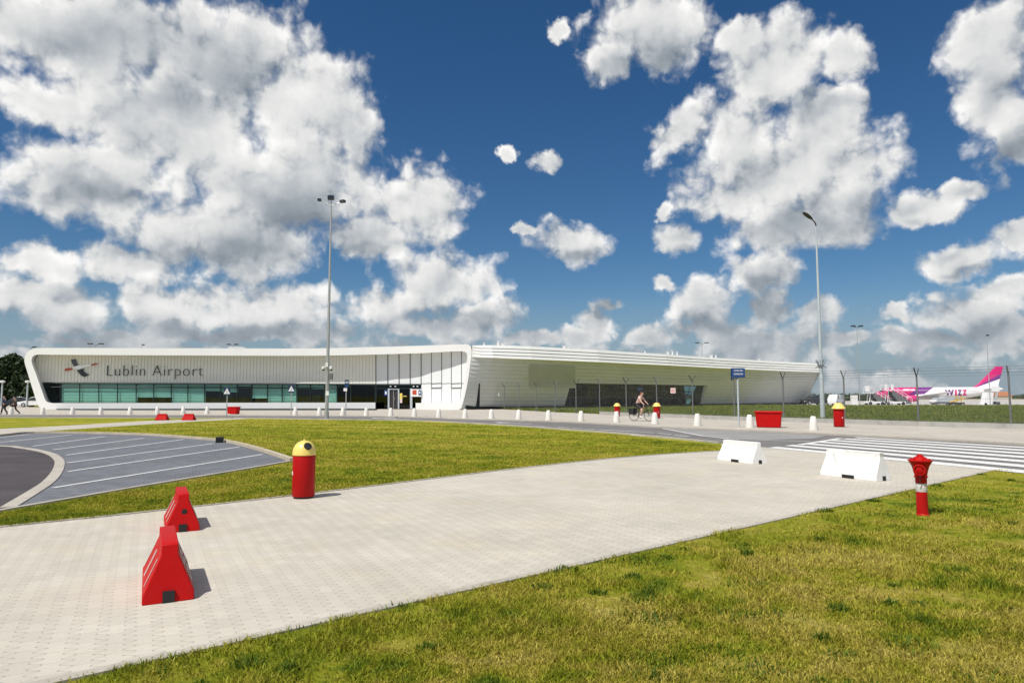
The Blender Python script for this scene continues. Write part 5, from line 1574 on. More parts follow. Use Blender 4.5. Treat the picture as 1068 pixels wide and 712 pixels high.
# ------------------------------------------------------------------ passenger steps and ground equipment
def steps(px0, px1, ytop, Y, label, canopy):
    a, c = at(px0, ytop, Y), at(px1, ytop, Y); z0 = gz(a.x, Y); w = c.x - a.x; h = a.z - z0
    t = thing('passenger_steps', label, 'airstairs', (a.x, Y, z0 + .03), 0, 'mobile passenger steps')
    pw = w * .30
    b = MB()
    for s in (-.8, .8):
        b.slab([(pw, s, h), (w, s, .45), (w, s, .25), (w * .55, s, .35), (pw * .9, s, h * .72)], (0, .06, 0))
    b.build('stringer', 'postdark', t)
    nst = 14
    b = MB()
    for k in range(nst):
        f = k / nst; b.box((pw + (w - pw) * f + .15, 0, h - (h - .4) * f - .12), ((w - pw) / nst + .05, 1.55, .06))
    b.build('treads', 'darkmetal', t)
    b = MB(); b.box((pw * .42, 0, h - .05), (pw * 1.1, 1.9, .12)); b.build('platform', 'white', t)
    b = MB()
    for s in (-.84, .84):
        b.tube([(pw, s, h + 1.0), (w + .1, s, 1.35)], .045, 6); b.tube([(pw, s, h + .5), (w + .1, s, .85)], .03, 6); b.tube([(w + .1, s, .3), (w + .1, s, 1.35)], .04, 6)
        b.tube([(0, s, h + 1.0), (pw, s, h + 1.0)], .045, 6); b.tube([(0, s, h), (0, s, h + 1.0)], .04, 6); b.tube([(pw, s, h), (pw, s, h + 1.0)], .045, 6)
        for f in (.25, .5, .75): b.tube([(pw + (w - pw) * f, s, h - (h - .4) * f), (pw + (w - pw) * f, s, h + 1.0 - (h - .4) * f)], .025, 6)
    b.build('handrail', 'white', t)
    b = MB(); b.box((w * .40, 0, .55), (w * .75, 1.7, .35)); b.tube([(pw * .4, -.5, .6), (pw * .6, -.5, h)], .08, 6); b.tube([(pw * .4, .5, .6), (pw * .6, .5, h)], .08, 6); b.build('chassis', 'white', t)
    for x in (w * .12, w * .68):
        for s in (-.8, .8):
            b = MB(); b.lathe([(.2, -.1), (.34, -.1), (.34, .1), (.2, .1)], (x, s, .34), 16, axis='Y'); b.build('wheel', 'tyre', t)
    if canopy:
        b = MB(); ch = h + 3.1
        for s in (-.85, .85):
            for x in (0, pw * .5, pw): b.tube([(x, s, h), (x, s, ch)], .04, 6)
            b.tube([(-.3, s, ch), (pw + .35, s, ch - .15)], .05, 6); b.tube([(pw, s, h + 1), (pw + .6, s, h + .9)], .03, 6)
        for x in (-.3, pw * .5, pw + .35): b.tube([(x, -.85, ch - .05), (x, .85, ch - .05)], .04, 6)
        b.build('canopy_frame', 'galv_pale', t)
        for x in (.25, pw * .95):
            b = MB(); b.box((x, -.87, h + .6), (.55, .03, 1.1)); b.build('side_panel', 'white', t)
    else:
        b = MB(); b.box((.1, -.6, h + .85), (.75, .5, 1.1)); b.build('side_panel', 'white', t)
        b = MB(); b.tube([(1.9, .3, h), (1.9, .3, h + 1.2)], .06, 6, b.mat('magenta')); b.build('hand_post', None, t)
steps(920.5, 948.0, 406.6, 142, 'tall open canopy passenger steps in front of the pink aircraft nose', True)
steps(902.5, 925.0, 409.6, 140, 'lower passenger steps left of the canopy steps', False)
# rear white panelled steps by the tail
a, c = at(1026.5, 424, 175), at(1044, 424, 175); z0 = gz(a.x, 175)
t = thing('passenger_steps', 'white panelled passenger steps standing at the aircraft tail', 'airstairs', (a.x, 175, z0 + .03), 0, 'mobile passenger steps')
w = c.x - a.x
b = MB(); b.slab([(0, 0, .2), (w * .12, 0, 2.0), (w * .22, 0, 3.4), (w * .62, 0, 3.4), (w * .50, 0, .2)], (0, 1.7, 0)); b.build('side_panel', 'white', t)
b = MB(); b.slab([(w * .56, 0, .3), (w * .80, 0, 4.1), (w * .92, 0, 4.1), (w * .70, 0, .3)], (0, .08, 0)); b.slab([(w * .56, 1.62, .3), (w * .80, 1.62, 4.1), (w * .92, 1.62, 4.1), (w * .70, 1.62, .3)], (0, .08, 0)); b.build('stair_flight', 'galv_pale', t)
b = MB(); b.box((w * .86, .8, 4.3), (w * .22, 1.7, 1.5)); b.build('top_shield', 'white', t, bevel=.05)
b = MB(); b.box((w * .75, .8, .7), (w * .45, 1.6, .7)); b.build('chassis', 'postdark', t, bevel=.05)
for x in (w * .1, w * .85):
    b = MB(); b.lathe([(.2, -.1), (.36, -.1), (.36, .1), (.2, .1)], (x, 0, .36), 16, axis='Y'); b.build('wheel', 'tyre', t)
# baggage tractor, loader
a = at(972, 422, 178); z0 = gz(a.x, 178)
t = thing('baggage_truck', 'white flat bodied ground service truck under the aircraft belly', 'truck', (a.x + 2.8, 178, z0 + .03))
b = MB(); b.box((0, 0, .75), (5.6, 1.9, .5)); b.build('chassis', 'postdark', t, bevel=.04)
b = MB(); b.box((.2, 0, 1.55), (4.6, 1.9, 1.1)); b.build('cargo_box', 'galv_pale', t, bevel=.05)
b = MB(); b.box((-2.4, 0, 1.2), (.9, 1.8, .6), 0, top=(.8, .95)); b.build('cab', 'white', t, bevel=.05)
for x in (-1.8, 1.7):
    for s in (-.85, .85): wheel(t, x, s, .42)
a = at(995, 422, 172); z0 = gz(a.x, 172)
t = thing('belt_loader', 'yellow belt loader standing right of the white truck beside the aircraft', 'loader', (a.x + .6, 172, z0 + .03))
b = MB(); b.box((0, 0, .55), (3.4, 1.4, .5)); b.build('chassis', 'charcoal', t, bevel=.05)
b = MB(); b.slab([(-1.6, -.4, 1.0), (2.0, -.4, 2.0), (2.0, -.4, 1.75), (-1.6, -.4, .8)], (0, .8, 0)); b.build('conveyor', 'safety_yellow', t)
b = MB(); b.box((.9, -.6, 1.4), (.18, .1, 2.2)); b.box((-.3, -.6, 1.4), (.18, .1, 2.2)); b.box((.3, -.6, 2.45), (1.4, .1, .14)); b.box((.3, -.6, 1.5), (1.2, .1, .12)); b.build('guard_frame', 'safety_yellow', t)
for x in (-1.1, 1.1):
    for s in (-.6, .6): wheel(t, x, s, .34)
# farm house beyond the airfield
a = at(1044, 413, 520); z0 = gz(a.x, 520)
t = thing('farm_house', 'distant house with an orange tiled roof right of the aircraft tail', 'house', (a.x, 520, z0))
b = MB(); b.box((0, 0, 1.3), (11, 8, 2.6)); b.build('wall', 'house', t)
b = MB(); b.slab([(-6, -4.5, 2.5), (6, -4.5, 2.5), (5, 0, 5.8), (-5, 0, 5.8)], (0, 0, .2)); b.slab([(-6, 4.5, 2.5), (6, 4.5, 2.5), (5, 0, 5.8), (-5, 0, 5.8)], (0, 0, .2)); b.slab([(-6, -4.5, 2.5), (-6, 4.5, 2.5), (-5, 0, 5.8)], (.1, 0, 0)); b.build('roof', 'tile', t)

# ------------------------------------------------------------------ trees
def leaf_cloud(name, mat, parent, centers, radii, count, size, seed, kind=None, zmin=None):
    r = np.random.default_rng(seed)
    cs = np.array(centers, float); rs = np.array(radii, float)
    wgt = (rs ** 2).prod(axis=1) ** .5 if rs.ndim > 1 else rs ** 2; wgt = wgt / wgt.sum()
    k = r.choice(len(cs), count, p=wgt)
    d = r.normal(size=(count, 3)); d /= np.linalg.norm(d, axis=1)[:, None]
    rad = .55 + .5 * r.random(count) ** .6
    P = cs[k] + d * rs[k] * rad[:, None]
    if zmin is not None: P[:, 2] = np.maximum(P[:, 2], zmin + r.random(count) * .3)
    nrm = d * .6 + r.normal(size=(count, 3)) * .6; nrm /= np.linalg.norm(nrm, axis=1)[:, None]
    a = np.cross(nrm, r.normal(size=(count, 3))); a /= np.linalg.norm(a, axis=1)[:, None]; c = np.cross(nrm, a)
    s = size * (.6 + .8 * r.random(count))[:, None]
    V = np.stack([P - a * s, P - c * s * .55, P + a * s, P + c * s * .55], 1).reshape(-1, 3)
    me = bpy.data.meshes.new(name); me.vertices.add(len(V)); me.vertices.foreach_set('co', V.ravel())
    me.loops.add(len(V)); me.loops.foreach_set('vertex_index', np.arange(len(V)))
    me.polygons.add(count); me.polygons.foreach_set('loop_start', np.arange(0, len(V), 4)); me.polygons.foreach_set('loop_total', np.full(count, 4))
    at_ = me.attributes.new('tone', 'FLOAT', 'FACE'); tone = np.clip(r.random(count) * .75 + r.random(len(cs))[k] * .35, 0, 1)
    at_.data.foreach_set('value', tone); me.update(); me.validate(); me.materials.append(M[mat])
    o = bpy.data.objects.new(name, me); COL.objects.link(o)
    if parent: o.parent = parent
    if kind: o['kind'] = kind
    return o
tr_ = [(-38, 366, 116, 4.2), (-14, 371, 112, 3.6), (3, 372.5, 118, 3.0), (13, 369.5, 124, 3.4), (24, 374, 113, 2.8), (33, 377, 119, 3.0), (42, 386, 112, 2.6)]
tl = ['broad dark tree partly cut off by the left picture edge', 'dark tree behind the left lamp post, outermost on the left', 'dark tree at the far left with a ragged top beside the tallest one', 'tallest dark tree left of the terminal', 'dark round tree just left of the slanted terminal end', 'dark tree peeping over the rounded corner of the terminal frame', 'low dark tree behind the parked white car']
for i, ((px, py, Y, r), lab) in enumerate(zip(tr_, tl)):
    q = at(px, py, Y); H_ = q.z
    t = thing('leafy_tree', lab, 'tree', (q.x, Y, 0), 0, 'trees left of the terminal')
    rr = random.Random(i)
    b = MB(); b.tube([(0, 0, -.1), (.1, 0, H_ * .3), (.0, .1, H_ * .75)], [.26, .2, .08], 8)
    for k in range(6):
        a = k * 1.1; b.tube([(0, 0, H_ * (.2 + .08 * k)), (math.cos(a) * r * .6, math.sin(a) * r * .6, H_ * (.38 + .09 * k))], [.09, .03], 6)
    b.build('trunk', 'bark', t, smooth=True)
    cs, rs = [], []
    for k in range(22):
        a, f = rr.random() * 6.28, rr.random()
        z = H_ * (.10 + .78 * f); sp = r * (1.0 if f < .5 else (1.25 - f)) * rr.uniform(.2, .9)
        cs.append((math.cos(a) * sp, math.sin(a) * sp, z)); s = r * rr.uniform(.28, .48); rs.append((s, s, s * .85))
    cs.append((0, 0, H_ - r * .3)); rs.append((r * .3, r * .3, r * .3))
    leaf_cloud('crown', 'leaf', t, cs, rs, 7000, .26, i + 5, zmin=.5)
rr = random.Random(5); cs, rs = [], []
for k in range(230):
    x = -420 + k * 5.6 + rr.uniform(-3, 3); Y = rr.uniform(640, 720); h = rr.uniform(2.2, 4.2) * (1.25 if rr.random() < .12 else 1)
    cs.append((x, Y, -1.3 + h * .5)); rs.append((rr.uniform(4, 8), 3, h * .75))
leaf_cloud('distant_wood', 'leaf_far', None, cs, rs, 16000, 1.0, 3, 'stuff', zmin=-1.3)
cs, rs = [], []
for k in range(46):
    px = 858 + k * 1.55 + rr.uniform(-.5, .5); q = at(px, 414, 380); h = rr.uniform(2.4, 4.4)
    cs.append((q.x, 380 + rr.uniform(-6, 6), gz(q.x, 380) + h * .45)); rs.append((rr.uniform(1.6, 3), 2, h * .55))
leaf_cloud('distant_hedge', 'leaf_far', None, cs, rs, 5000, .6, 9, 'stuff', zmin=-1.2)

# ------------------------------------------------------------------ people
def skin_mesh(name, mat, parent, joints, edges, root=0, sub=2):
    names = list(joints); idx = {k: i for i, k in enumerate(names)}
    me = bpy.data.meshes.new(name); me.from_pydata([joints[k][0] for k in names], [(idx[a], idx[c]) for a, c in edges], [])
    o = bpy.data.objects.new(name, me); COL.objects.link(o)
    sk = o.modifiers.new('skin', 'SKIN'); sk.use_smooth_shade = True
    lay = me.skin_vertices[0] if me.skin_vertices else None
    if lay is None:
        bm = bmesh.new(); bm.from_mesh(me); bm.verts.layers.skin.verify(); bm.to_mesh(me); bm.free(); lay = me.skin_vertices[0]
    for k in names:
        r = joints[k][1]; r = (r, r) if not isinstance(r, tuple) else r
        lay.data[idx[k]].radius = r; lay.data[idx[k]].use_root = (k == names[root])
    ss = o.modifiers.new('subsurf', 'SUBSURF'); ss.levels = sub; ss.render_levels = sub
    dg = bpy.context.evaluated_depsgraph_get(); dg.update()
    m2 = bpy.data.meshes.new_from_object(o.evaluated_get(dg)); m2.name = name
    bpy.data.objects.remove(o); m2.materials.clear(); m2.materials.append(M[mat])
    m2.polygons.foreach_set('use_smooth', [True] * len(m2.polygons))
    o = bpy.data.objects.new(name, m2); COL.objects.link(o); o.parent = parent
    return o
def vlerp(a, b, f): return tuple(a[i] + (b[i] - a[i]) * f for i in range(3))
def figure(t, J, skin, shirt, trousers, hair, shoes, longsleeve=True, longleg=True, hairlong=False):
    """J: pelvis chest neck head lsho lelb lhand rsho relb rhand lhip lknee lank ltoe rhip rknee rank rtoe"""
    B = {'pelvis': (J['pelvis'], (.15, .11)), 'waist': (vlerp(J['pelvis'], J['chest'], .5), (.135, .10)), 'chest': (J['chest'], (.165, .115)), 'neck': (J['neck'], .055), 'chin': (vlerp(J['neck'], J['head'], .5), .072), 'head': (J['head'], (.085, .10)), 'crown': (vlerp(J['neck'], J['head'], 1.55), .062)}
    E = [('pelvis', 'waist'), ('waist', 'chest'), ('chest', 'neck'), ('neck', 'chin'), ('chin', 'head'), ('head', 'crown')]
    for s in 'lr':
        B[s + 'sho'] = (J[s + 'sho'], .055); B[s + 'elb'] = (J[s + 'elb'], .042); B[s + 'wri'] = (vlerp(J[s + 'elb'], J[s + 'hand'], .86), .030); B[s + 'hand'] = (J[s + 'hand'], (.040, .024)); B[s + 'tip'] = (vlerp(J[s + 'elb'], J[s + 'hand'], 1.28), .015)
        B[s + 'hip'] = (J[s + 'hip'], .085); B[s + 'knee'] = (J[s + 'knee'], .058); B[s + 'calf'] = (vlerp(J[s + 'knee'], J[s + 'ank'], .3), .056); B[s + 'ank'] = (J[s + 'ank'], .038); B[s + 'toe'] = (J[s + 'toe'], .034)
        E += [('chest', s + 'sho'), (s + 'sho', s + 'elb'), (s + 'elb', s + 'wri'), (s + 'wri', s + 'hand'), (s + 'hand', s + 'tip'), ('pelvis', s + 'hip'), (s + 'hip', s + 'knee'), (s + 'knee', s + 'calf'), (s + 'calf', s + 'ank'), (s + 'ank', s + 'toe')]
    skin_mesh('body', skin, t, B, E)
    S = {'pelvis': (vlerp(J['pelvis'], J['chest'], -.05), (.165, .125)), 'waist': (vlerp(J['pelvis'], J['chest'], .5), (.155, .12)), 'chest': (J['chest'], (.185, .135)), 'top': (vlerp(J['chest'], J['neck'], .75), .075)}
    SE = [('pelvis', 'waist'), ('waist', 'chest'), ('chest', 'top')]
    for s in 'lr':
        f = .80 if longsleeve else .45
        S[s + 'sho'] = (J[s + 'sho'], .074); SE.append(('chest', s + 'sho'))
        if longsleeve:
            S[s + 'elb'] = (J[s + 'elb'], .058); S[s + 'cuff'] = (vlerp(J[s + 'elb'], J[s + 'hand'], f), .048); SE += [(s + 'sho', s + 'elb'), (s + 'elb', s + 'cuff')]
        else:
            S[s + 'cuff'] = (vlerp(J[s + 'sho'], J[s + 'elb'], .6), .062); SE.append((s + 'sho', s + 'cuff'))
    skin_mesh('shirt', shirt, t, S, SE)
    Tn = {'pelvis': (J['pelvis'], (.172, .13))}; TE = []
    for s in 'lr':
        Tn[s + 'hip'] = (J[s + 'hip'], .105); TE.append(('pelvis', s + 'hip'))
        Tn[s + 'knee'] = (J[s + 'knee'] if longleg else vlerp(J[s + 'hip'], J[s + 'knee'], .85), .078); TE.append((s + 'hip', s + 'knee'))
        if longleg: Tn[s + 'hem'] = (vlerp(J[s + 'knee'], J[s + 'ank'], .93), .066); TE.append((s + 'knee', s + 'hem'))
    skin_mesh('trousers', trousers, t, Tn, TE)
    for s in 'lr':
        skin_mesh('shoe', shoes, t, {'a': (vlerp(J[s + 'ank'], J[s + 'toe'], -.25), .048), 'b': (vlerp(J[s + 'ank'], J[s + 'toe'], .5), .048), 'c': (vlerp(J[s + 'ank'], J[s + 'toe'], 1.15), .036)}, [('a', 'b'), ('b', 'c')], sub=1)
    hd, nk = Vector(J['head']), Vector(J['neck']); up = (hd - nk).normalized(); fw = Vector(J['face'])
    H = {'a': (hd + up * .090 - fw * .015, .100), 'b': (hd + up * .02 - fw * .055, .100), 'c': (hd - up * .05 - fw * .055, .060)}
    HE = [('a', 'b'), ('b', 'c')]
    if hairlong:
        H['d'] = (hd - up * .18 - fw * .10, .055); H['e'] = (hd - up * .30 - fw * .15, .030); HE += [('c', 'd'), ('d', 'e')]
    skin_mesh('hair', hair, t, {k: (tuple(v[0]), v[1]) for k, v in H.items()}, HE)
    b = MB()
    side = up.cross(fw).normalized()
    b.lathe([(.016, 0), (.004, .026)], (0, 0, 0), 8); o = b.build('nose', skin, t, smooth=True); o.location = hd - up * .005 + fw * .088; o.rotation_euler = fw.to_track_quat('Z', 'Y').to_euler()
def walker(px, py, yaw, label, shirt, trousers, stride, hair, scale, turn=0):
    p = G(px, py, .012)
    t = thing('person', label, 'person', (p.x, p.y, .012), yaw, None, scale)
    k = stride
    J = dict(pelvis=(0, 0, .94), chest=(.03, 0, 1.30), neck=(.04, 0, 1.48), head=(.07, 0, 1.62), face=(1, 0, 0),
             lsho=(.03, .19, 1.40), lelb=(-.06 - .12 * k, .24, 1.14), lhand=(.05 - .10 * k, .24, .92), rsho=(.03, -.19, 1.40), relb=(.02 + .12 * k, -.24, 1.13), rhand=(.18 + .18 * k, -.22, .94),
             lhip=(0, .09, .88), lknee=(.22 * k + .03, .10, .50), lank=(.36 * k, .10, .08), ltoe=(.36 * k + .16, .11, .05),
             rhip=(0, -.09, .88), rknee=(-.08 * k + .03, -.10, .48), rank=(-.42 * k, -.10, .12), rtoe=(-.42 * k + .14, -.10, .045))
    figure(t, J, 'skin', shirt, trousers, hair, 'black')
    return t
walker(4.2, 432.2, math.radians(200), 'walking man in navy jacket and black trousers, left of the two pedestrians', 'navy', 'charcoal', .55, 'hair_dark', .92)
walker(14.6, 431.9, math.radians(182), 'striding man in dark brown top, right of the two pedestrians', 'brown_cloth', 'brown_cloth', 1.15, 'hair_dark', .90)

# ------------------------------------------------------------------ cyclist
p = G(669.0, 438.9, .012)
yaw = math.radians(-42)
SCB = 1.04
bk = thing('bicycle', 'black touring bicycle ridden along the pavement between two red bins', 'bicycle', (p.x, p.y, .012), yaw, None, SCB)
R0 = .345
for x in (-.53, .53):
    b = MB(); n1_, n2_ = 32, 8; vs, fs = [], []
    for i in range(n1_):
        a = 2 * math.pi * i / n1_
        for j in range(n2_):
            c_ = 2 * math.pi * j / n2_; r = R0 - .018 + .018 * math.cos(c_)
            vs.append((x + r * math.cos(a), .016 * math.sin(c_), R0 + r * math.sin(a)))
    for i in range(n1_):
        for j in range(n2_): fs.append((i * n2_ + j, ((i + 1) % n1_) * n2_ + j, ((i + 1) % n1_) * n2_ + (j + 1) % n2_, i * n2_ + (j + 1) % n2_))
    b.add(vs, fs); wh = b.build('wheel', 'tyre', bk, smooth=True)
    b = MB()
    for i in range(16):
        a = 2 * math.pi * i / 16; b.tube([(x, .02 * (-1) ** i, R0), (x + .31 * math.cos(a), 0, R0 + .31 * math.sin(a))], .0025, 4)
    b.lathe([(.03, -.05), (.03, .05)], (x, 0, R0), 10, axis='Y'); b.build('spokes', 'galv', wh)
b = MB()
BB, ST, HT, HB = (-.10, 0, .30), (-.24, 0, .80), (.36, 0, .84), (.40, 0, .68)
for a, c, r in ((BB, ST, .018), (BB, HB, .02), (ST, HT, .016), (BB, (-.53, .04, R0), .012), (BB, (-.53, -.04, R0), .012), (ST, (-.53, .04, R0), .010), (ST, (-.53, -.04, R0), .010), (HT, HB, .020), (HB, (.53, .05, R0), .013), (HB, (.53, -.05, R0), .013), (ST, (-.27, 0, .90), .014), (HT, (.34, 0, .98), .014)):
    b.tube([a, c], r, 8)
b.build('frame', 'black', bk, smooth=True)
b = MB(); b.tube([(.28, .27, .98), (.36, .16, 1.02), (.34, 0, 1.0), (.36, -.16, 1.02), (.28, -.27, .98)], .013, 8); b.tube([(.40, -.1, 1.0), (.46, -.1, 1.16)], .01, 6); b.build('handlebar', 'black', bk)
b = MB(); b.box((-.30, 0, .935), (.26, .16, .06), 0, top=(.9, .7)); b.build('saddle', 'black', bk, bevel=.02)
b = MB(); b.lathe([(.09, -.01), (.09, .01)], (-.10, -.05, .30), 20, axis='Y'); b.tube([(-.10, -.07, .30), (.03, -.07, .19)], .012, 6); b.box((.03, -.13, .19), (.09, .1, .02)); b.tube([(-.10, .07, .30), (-.23, .07, .41)], .012, 6); b.box((-.23, .13, .41), (.09, .1, .02)); b.build('crankset', 'darkmetal', bk)
b = MB(); b.tube([(-.85, .07, .74), (-.30, .07, .74)], .008, 6); b.tube([(-.85, -.07, .74), (-.30, -.07, .74)], .008, 6); b.tube([(-.60, .09, .74), (-.53, .06, R0)], .008, 6); b.tube([(-.60, -.09, .74), (-.53, -.06, R0)], .008, 6); b.build('rack', 'darkmetal', bk)
Rm = Matrix.Rotation(yaw, 3, 'Z')
for s, lab in ((-1, 'black pannier bag hanging on the near side of the bicycle'), (1, 'black pannier bag on the far side of the bicycle, mostly hidden')):
    q = Vector((p.x, p.y, .012)) + Rm @ Vector((-.60 * SCB, s * .15 * SCB, .56 * SCB))
    t = thing('pannier_bag', lab, 'bag', q, yaw)
    b = MB(); b.box((0, 0, 0), (.36, .15, .36), 0, top=(1.08, 1.0)); b.build('bag_body', 'black', t, bevel=.04, smooth=True)
    b = MB(); b.box((0, s * -.01, .20), (.40, .18, .06)); b.build('flap', 'charcoal', t, bevel=.02)
rd = thing('person', 'woman in pale pink shirt and dark shorts riding the touring bicycle', 'person', (p.x, p.y, .012), yaw, None, SCB)
J = dict(pelvis=(-.27, 0, 1.02), chest=(-.06, 0, 1.36), neck=(.02, 0, 1.52), head=(.07, 0, 1.645), face=(.97, 0, -.15),
         lsho=(-.03, .18, 1.44), lelb=(.12, .25, 1.20), lhand=(.31, .25, 1.02), rsho=(-.03, -.18, 1.44), relb=(.12, -.25, 1.20), rhand=(.31, -.25, 1.02),
         lhip=(-.24, .10, .97), lknee=(.13, .13, .83), lank=(-.22, .13, .49), ltoe=(-.06, .13, .455),
         rhip=(-.24, -.10, .97), rknee=(.14, -.13, .66), rank=(-.03, -.13, .27), rtoe=(.13, -.13, .235))
figure(rd, J, 'skin', 'pink_top', 'charcoal', 'hair_brown', 'white', longsleeve=False, longleg=False, hairlong=True)

# ------------------------------------------------------------------ grass blades
def inpoly(x, y, poly):
    res = np.zeros(len(x), bool); n = len(poly); j = n - 1
    for i in range(n):
        xi, yi, xj, yj = poly[i][0], poly[i][1], poly[j][0], poly[j][1]
        c = ((yi > y) != (yj > y)) & (x < (xj - xi) * (y - yi) / (yj - yi + 1e-12) + xi)
        res ^= c; j = i
    return res
def noise2(x, y, s, seed):
    """smooth value noise for clumping"""
    r = np.random.default_rng(seed); g = r.random((256, 256))
    u, v = x / s, y / s; i, j = np.floor(u).astype(int), np.floor(v).astype(int); fu, fv = u - i, v - j
    fu = fu * fu * (3 - 2 * fu); fv = fv * fv * (3 - 2 * fv)
    q = lambda a, b: g[a % 256, b % 256]
    return (q(i, j) * (1 - fu) + q(i + 1, j) * fu) * (1 - fv) + (q(i, j + 1) * (1 - fu) + q(i + 1, j + 1) * fu) * fv
def blades(name, mat, X, Y, Z, h, w, seed, lean=.5):
    r = np.random.default_rng(seed); n = len(X)
    a = r.random(n) * 2 * np.pi
    ca, sa = np.cos(a), np.sin(a)
    b_ = r.random(n) * 2 * np.pi; l = lean * h * (r.random(n) ** .7) * 1.6
    lx, ly = np.cos(b_) * l, np.sin(b_) * l
    w = w * (.6 + .8 * r.random(n))
    V = np.empty((n, 5, 3), np.float32)
    V[:, 0] = np.stack([X - ca * w, Y - sa * w, Z - .004], 1)
    V[:, 1] = np.stack([X + ca * w, Y + sa * w, Z - .004], 1)
    mx, my, mz = X + lx * .38, Y + ly * .38, Z + h * .62
    V[:, 2] = np.stack([mx + ca * w * .75, my + sa * w * .75, mz], 1)
    V[:, 3] = np.stack([mx - ca * w * .75, my - sa * w * .75, mz], 1)
    V[:, 4] = np.stack([X + lx, Y + ly, Z + h * (1 - .35 * (l / (h * 1.2 * lean * 1.6 + 1e-6)) ** 2)], 1)
    base = (np.arange(n) * 5)[:, None]
    L = np.concatenate([base + 0, base + 1, base + 2, base + 3, base + 3, base + 2, base + 4], 1).ravel()
    me = bpy.data.meshes.new(name); me.vertices.add(n * 5); me.vertices.foreach_set('co', V.ravel())
    me.loops.add(n * 7); me.loops.foreach_set('vertex_index', L.astype(np.int32))
    ls = np.stack([np.arange(n) * 7, np.arange(n) * 7 + 4], 1).ravel(); lt_ = np.tile([4, 3], n)
    me.polygons.add(2 * n); me.polygons.foreach_set('loop_start', ls.astype(np.int32)); me.polygons.foreach_set('loop_total', lt_.astype(np.int32))
    at_ = me.attributes.new('tone', 'FLOAT', 'FACE')
    tone = np.clip(r.random(n) * .9 + .12 * (noise2(X, Y, .12, 3) - .5), 0, 1)
    at_.data.foreach_set('value', np.repeat(tone, 2).astype(np.float32))
    me.update(); me.materials.append(M[mat])
    o = bpy.data.objects.new(name, me); COL.objects.link(o); o['kind'] = 'stuff'
    return o
def scatter(n, xr, yr, fall, seed, wide=.80):
    """points with density falling with distance from the camera"""
    r = np.random.default_rng(seed)
    Y0, Y1 = yr
    u = r.random(n)
    if fall: Y = 1 / (1 / Y0 + u * (1 / Y1 - 1 / Y0))
    else: Y = Y0 + u * (Y1 - Y0)
    k = (Y + 1.2) * wide
    X = (r.random(n) * 2 - 1) * k
    return X, Y
# the verge in the right foreground
verge = [(q.x, q.y) for q in low]
v0, v1 = low[0], low[-1]
vp = [(q.x + .045, q.y - .055) for q in low] + [(p_.x, p_.y) for p_ in (G(1042, 490.0), G(1068, 492.3), ext(G(1036, 491), G(1068, 493.5), 3))] + [(30, 14), (30, -2), (-4, -2)]
X, Y = scatter(820000, None, (2.6, 19.5), True, 21, 1.05)
k = inpoly(X, Y, vp); X, Y = X[k], Y[k]
cl = noise2(X, Y, .35, 8) * .6 + noise2(X, Y, 1.5, 9) * .4
k = np.random.default_rng(4).random(len(X)) < np.clip((cl - .24) * 2.8, .05, 1); X, Y, cl = X[k], Y[k], cl[k]
h = (.022 + .058 * cl * np.random.default_rng(5).random(len(X))) * (.6 + .95 * noise2(X, Y, .6, 12) ** 1.5)
blades('verge_grass', 'blade', X, Y, np.zeros(len(X)), h, .0022 + .00030 * Y, 31, .9)
print('verge blades', len(X))
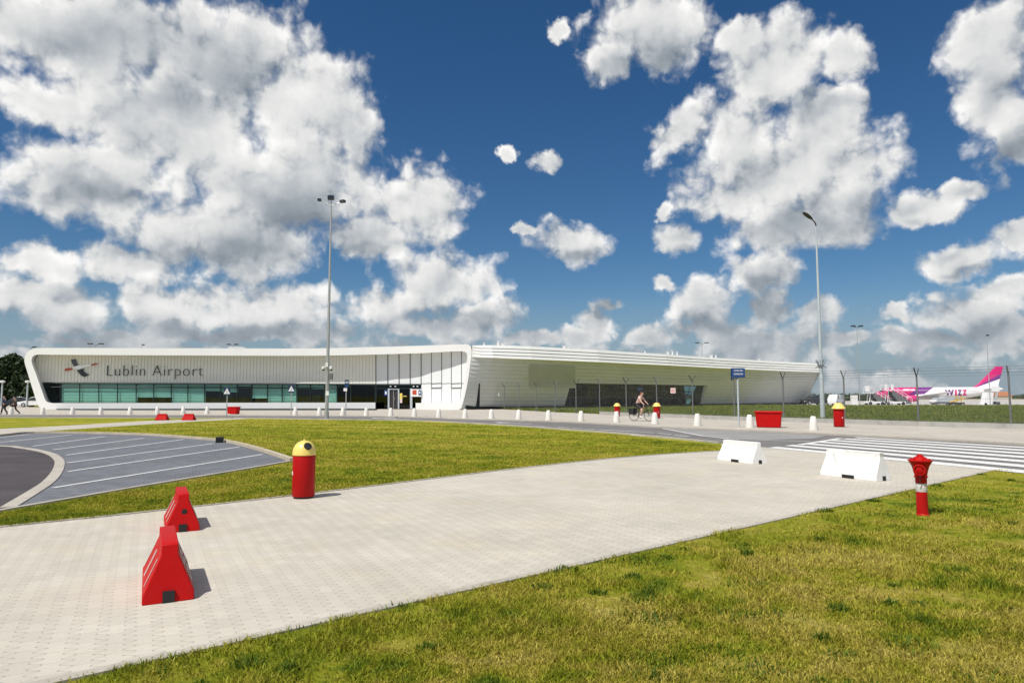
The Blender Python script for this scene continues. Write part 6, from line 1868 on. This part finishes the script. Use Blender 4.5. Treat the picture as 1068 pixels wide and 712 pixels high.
# clover and coarse tufts standing in the verge
r = np.random.default_rng(77)
cx, cy = scatter(260, None, (3.0, 17.0), True, 78)
k = inpoly(cx, cy, vp); cx, cy = cx[k], cy[k]; cn = len(cx); per = 75
rad = (.05 + .16 * r.random(cn) ** 2)
idx = np.repeat(np.arange(cn), per); aa = r.random(cn * per) * 6.283; rr_ = np.sqrt(r.random(cn * per)) * rad[idx]
X, Y = cx[idx] + np.cos(aa) * rr_ * 1.3, cy[idx] + np.sin(aa) * rr_
k = inpoly(X, Y, vp); X, Y, idx, rr_ = X[k], Y[k], idx[k], rr_[k]
h = (.030 + .060 * r.random(cn))[idx] * (1.1 - .6 * rr_ / rad[idx]) * (.6 + .6 * r.random(len(X)))
blades('weed_tufts', 'weed', X, Y, np.zeros(len(X)), h, .0034 + .0004 * Y, 79, .8)
# lawn between the car park and the forecourt, and round the road
lawn = [(q.x, q.y) for q in top] + [(q.x, q.y) for q in GP([(-60, 545), (0, 534.5), (75, 522), (150, 508.6), (240, 493.4), (305, 482.2), (265, 467.6), (235, 460.3), (213, 457.8), (150, 453.2), (75, 451.2), (60, 449.4), (150, 443.4), (200, 440.2), (262, 437.2), (330, 438.1), (400, 439), (450, 440.4), (500, 443), (540, 445.6), (580, 448.6), (640, 453.2), (680, 457.2), (720, 461), (744, 464.6)])]
X, Y = scatter(520000, None, (8.5, 46.0), True, 22)
k = inpoly(X, Y, lawn); X, Y = X[k], Y[k]
cl = noise2(X, Y, .5, 18)
h = .022 + .032 * cl * np.random.default_rng(6).random(len(X))
blades('lawn_grass', 'blade', X, Y, np.zeros(len(X)), h, .0022 + .00034 * Y, 32, .9)
print('lawn blades', len(X))
# unmown meadow behind the fence
fl = [(q.x + .45, q.y + .35) for q in FP]
mead = fl + [(60, 30), (140, 60), (140, 112), (60, 110), (55, 110)] + [(flank(i, .1, -.3).x, flank(i, .1, -.3).y) for i in range(ns - 1, 1, -1)] + [(-3.2, 80.2)]
r = np.random.default_rng(23)
n = 330000
Y = 1 / (1 / 27.0 + r.random(n) * (1 / 113.0 - 1 / 27.0)); X = -6 + r.random(n) * (Y * .86 + 6)
k = inpoly(X, Y, mead); X, Y = X[k], Y[k]
cl = noise2(X, Y, 2.2, 28) * .6 + noise2(X, Y, .7, 29) * .4
h = (.10 + .26 * cl) * (.5 + .8 * r.random(len(X)))
blades('meadow_grass', 'tall', X, Y, np.array([gz(a, b2) for a, b2 in zip(X, Y)]), h, .004 + .00028 * Y, 33, .45)
print('meadow blades', len(X))
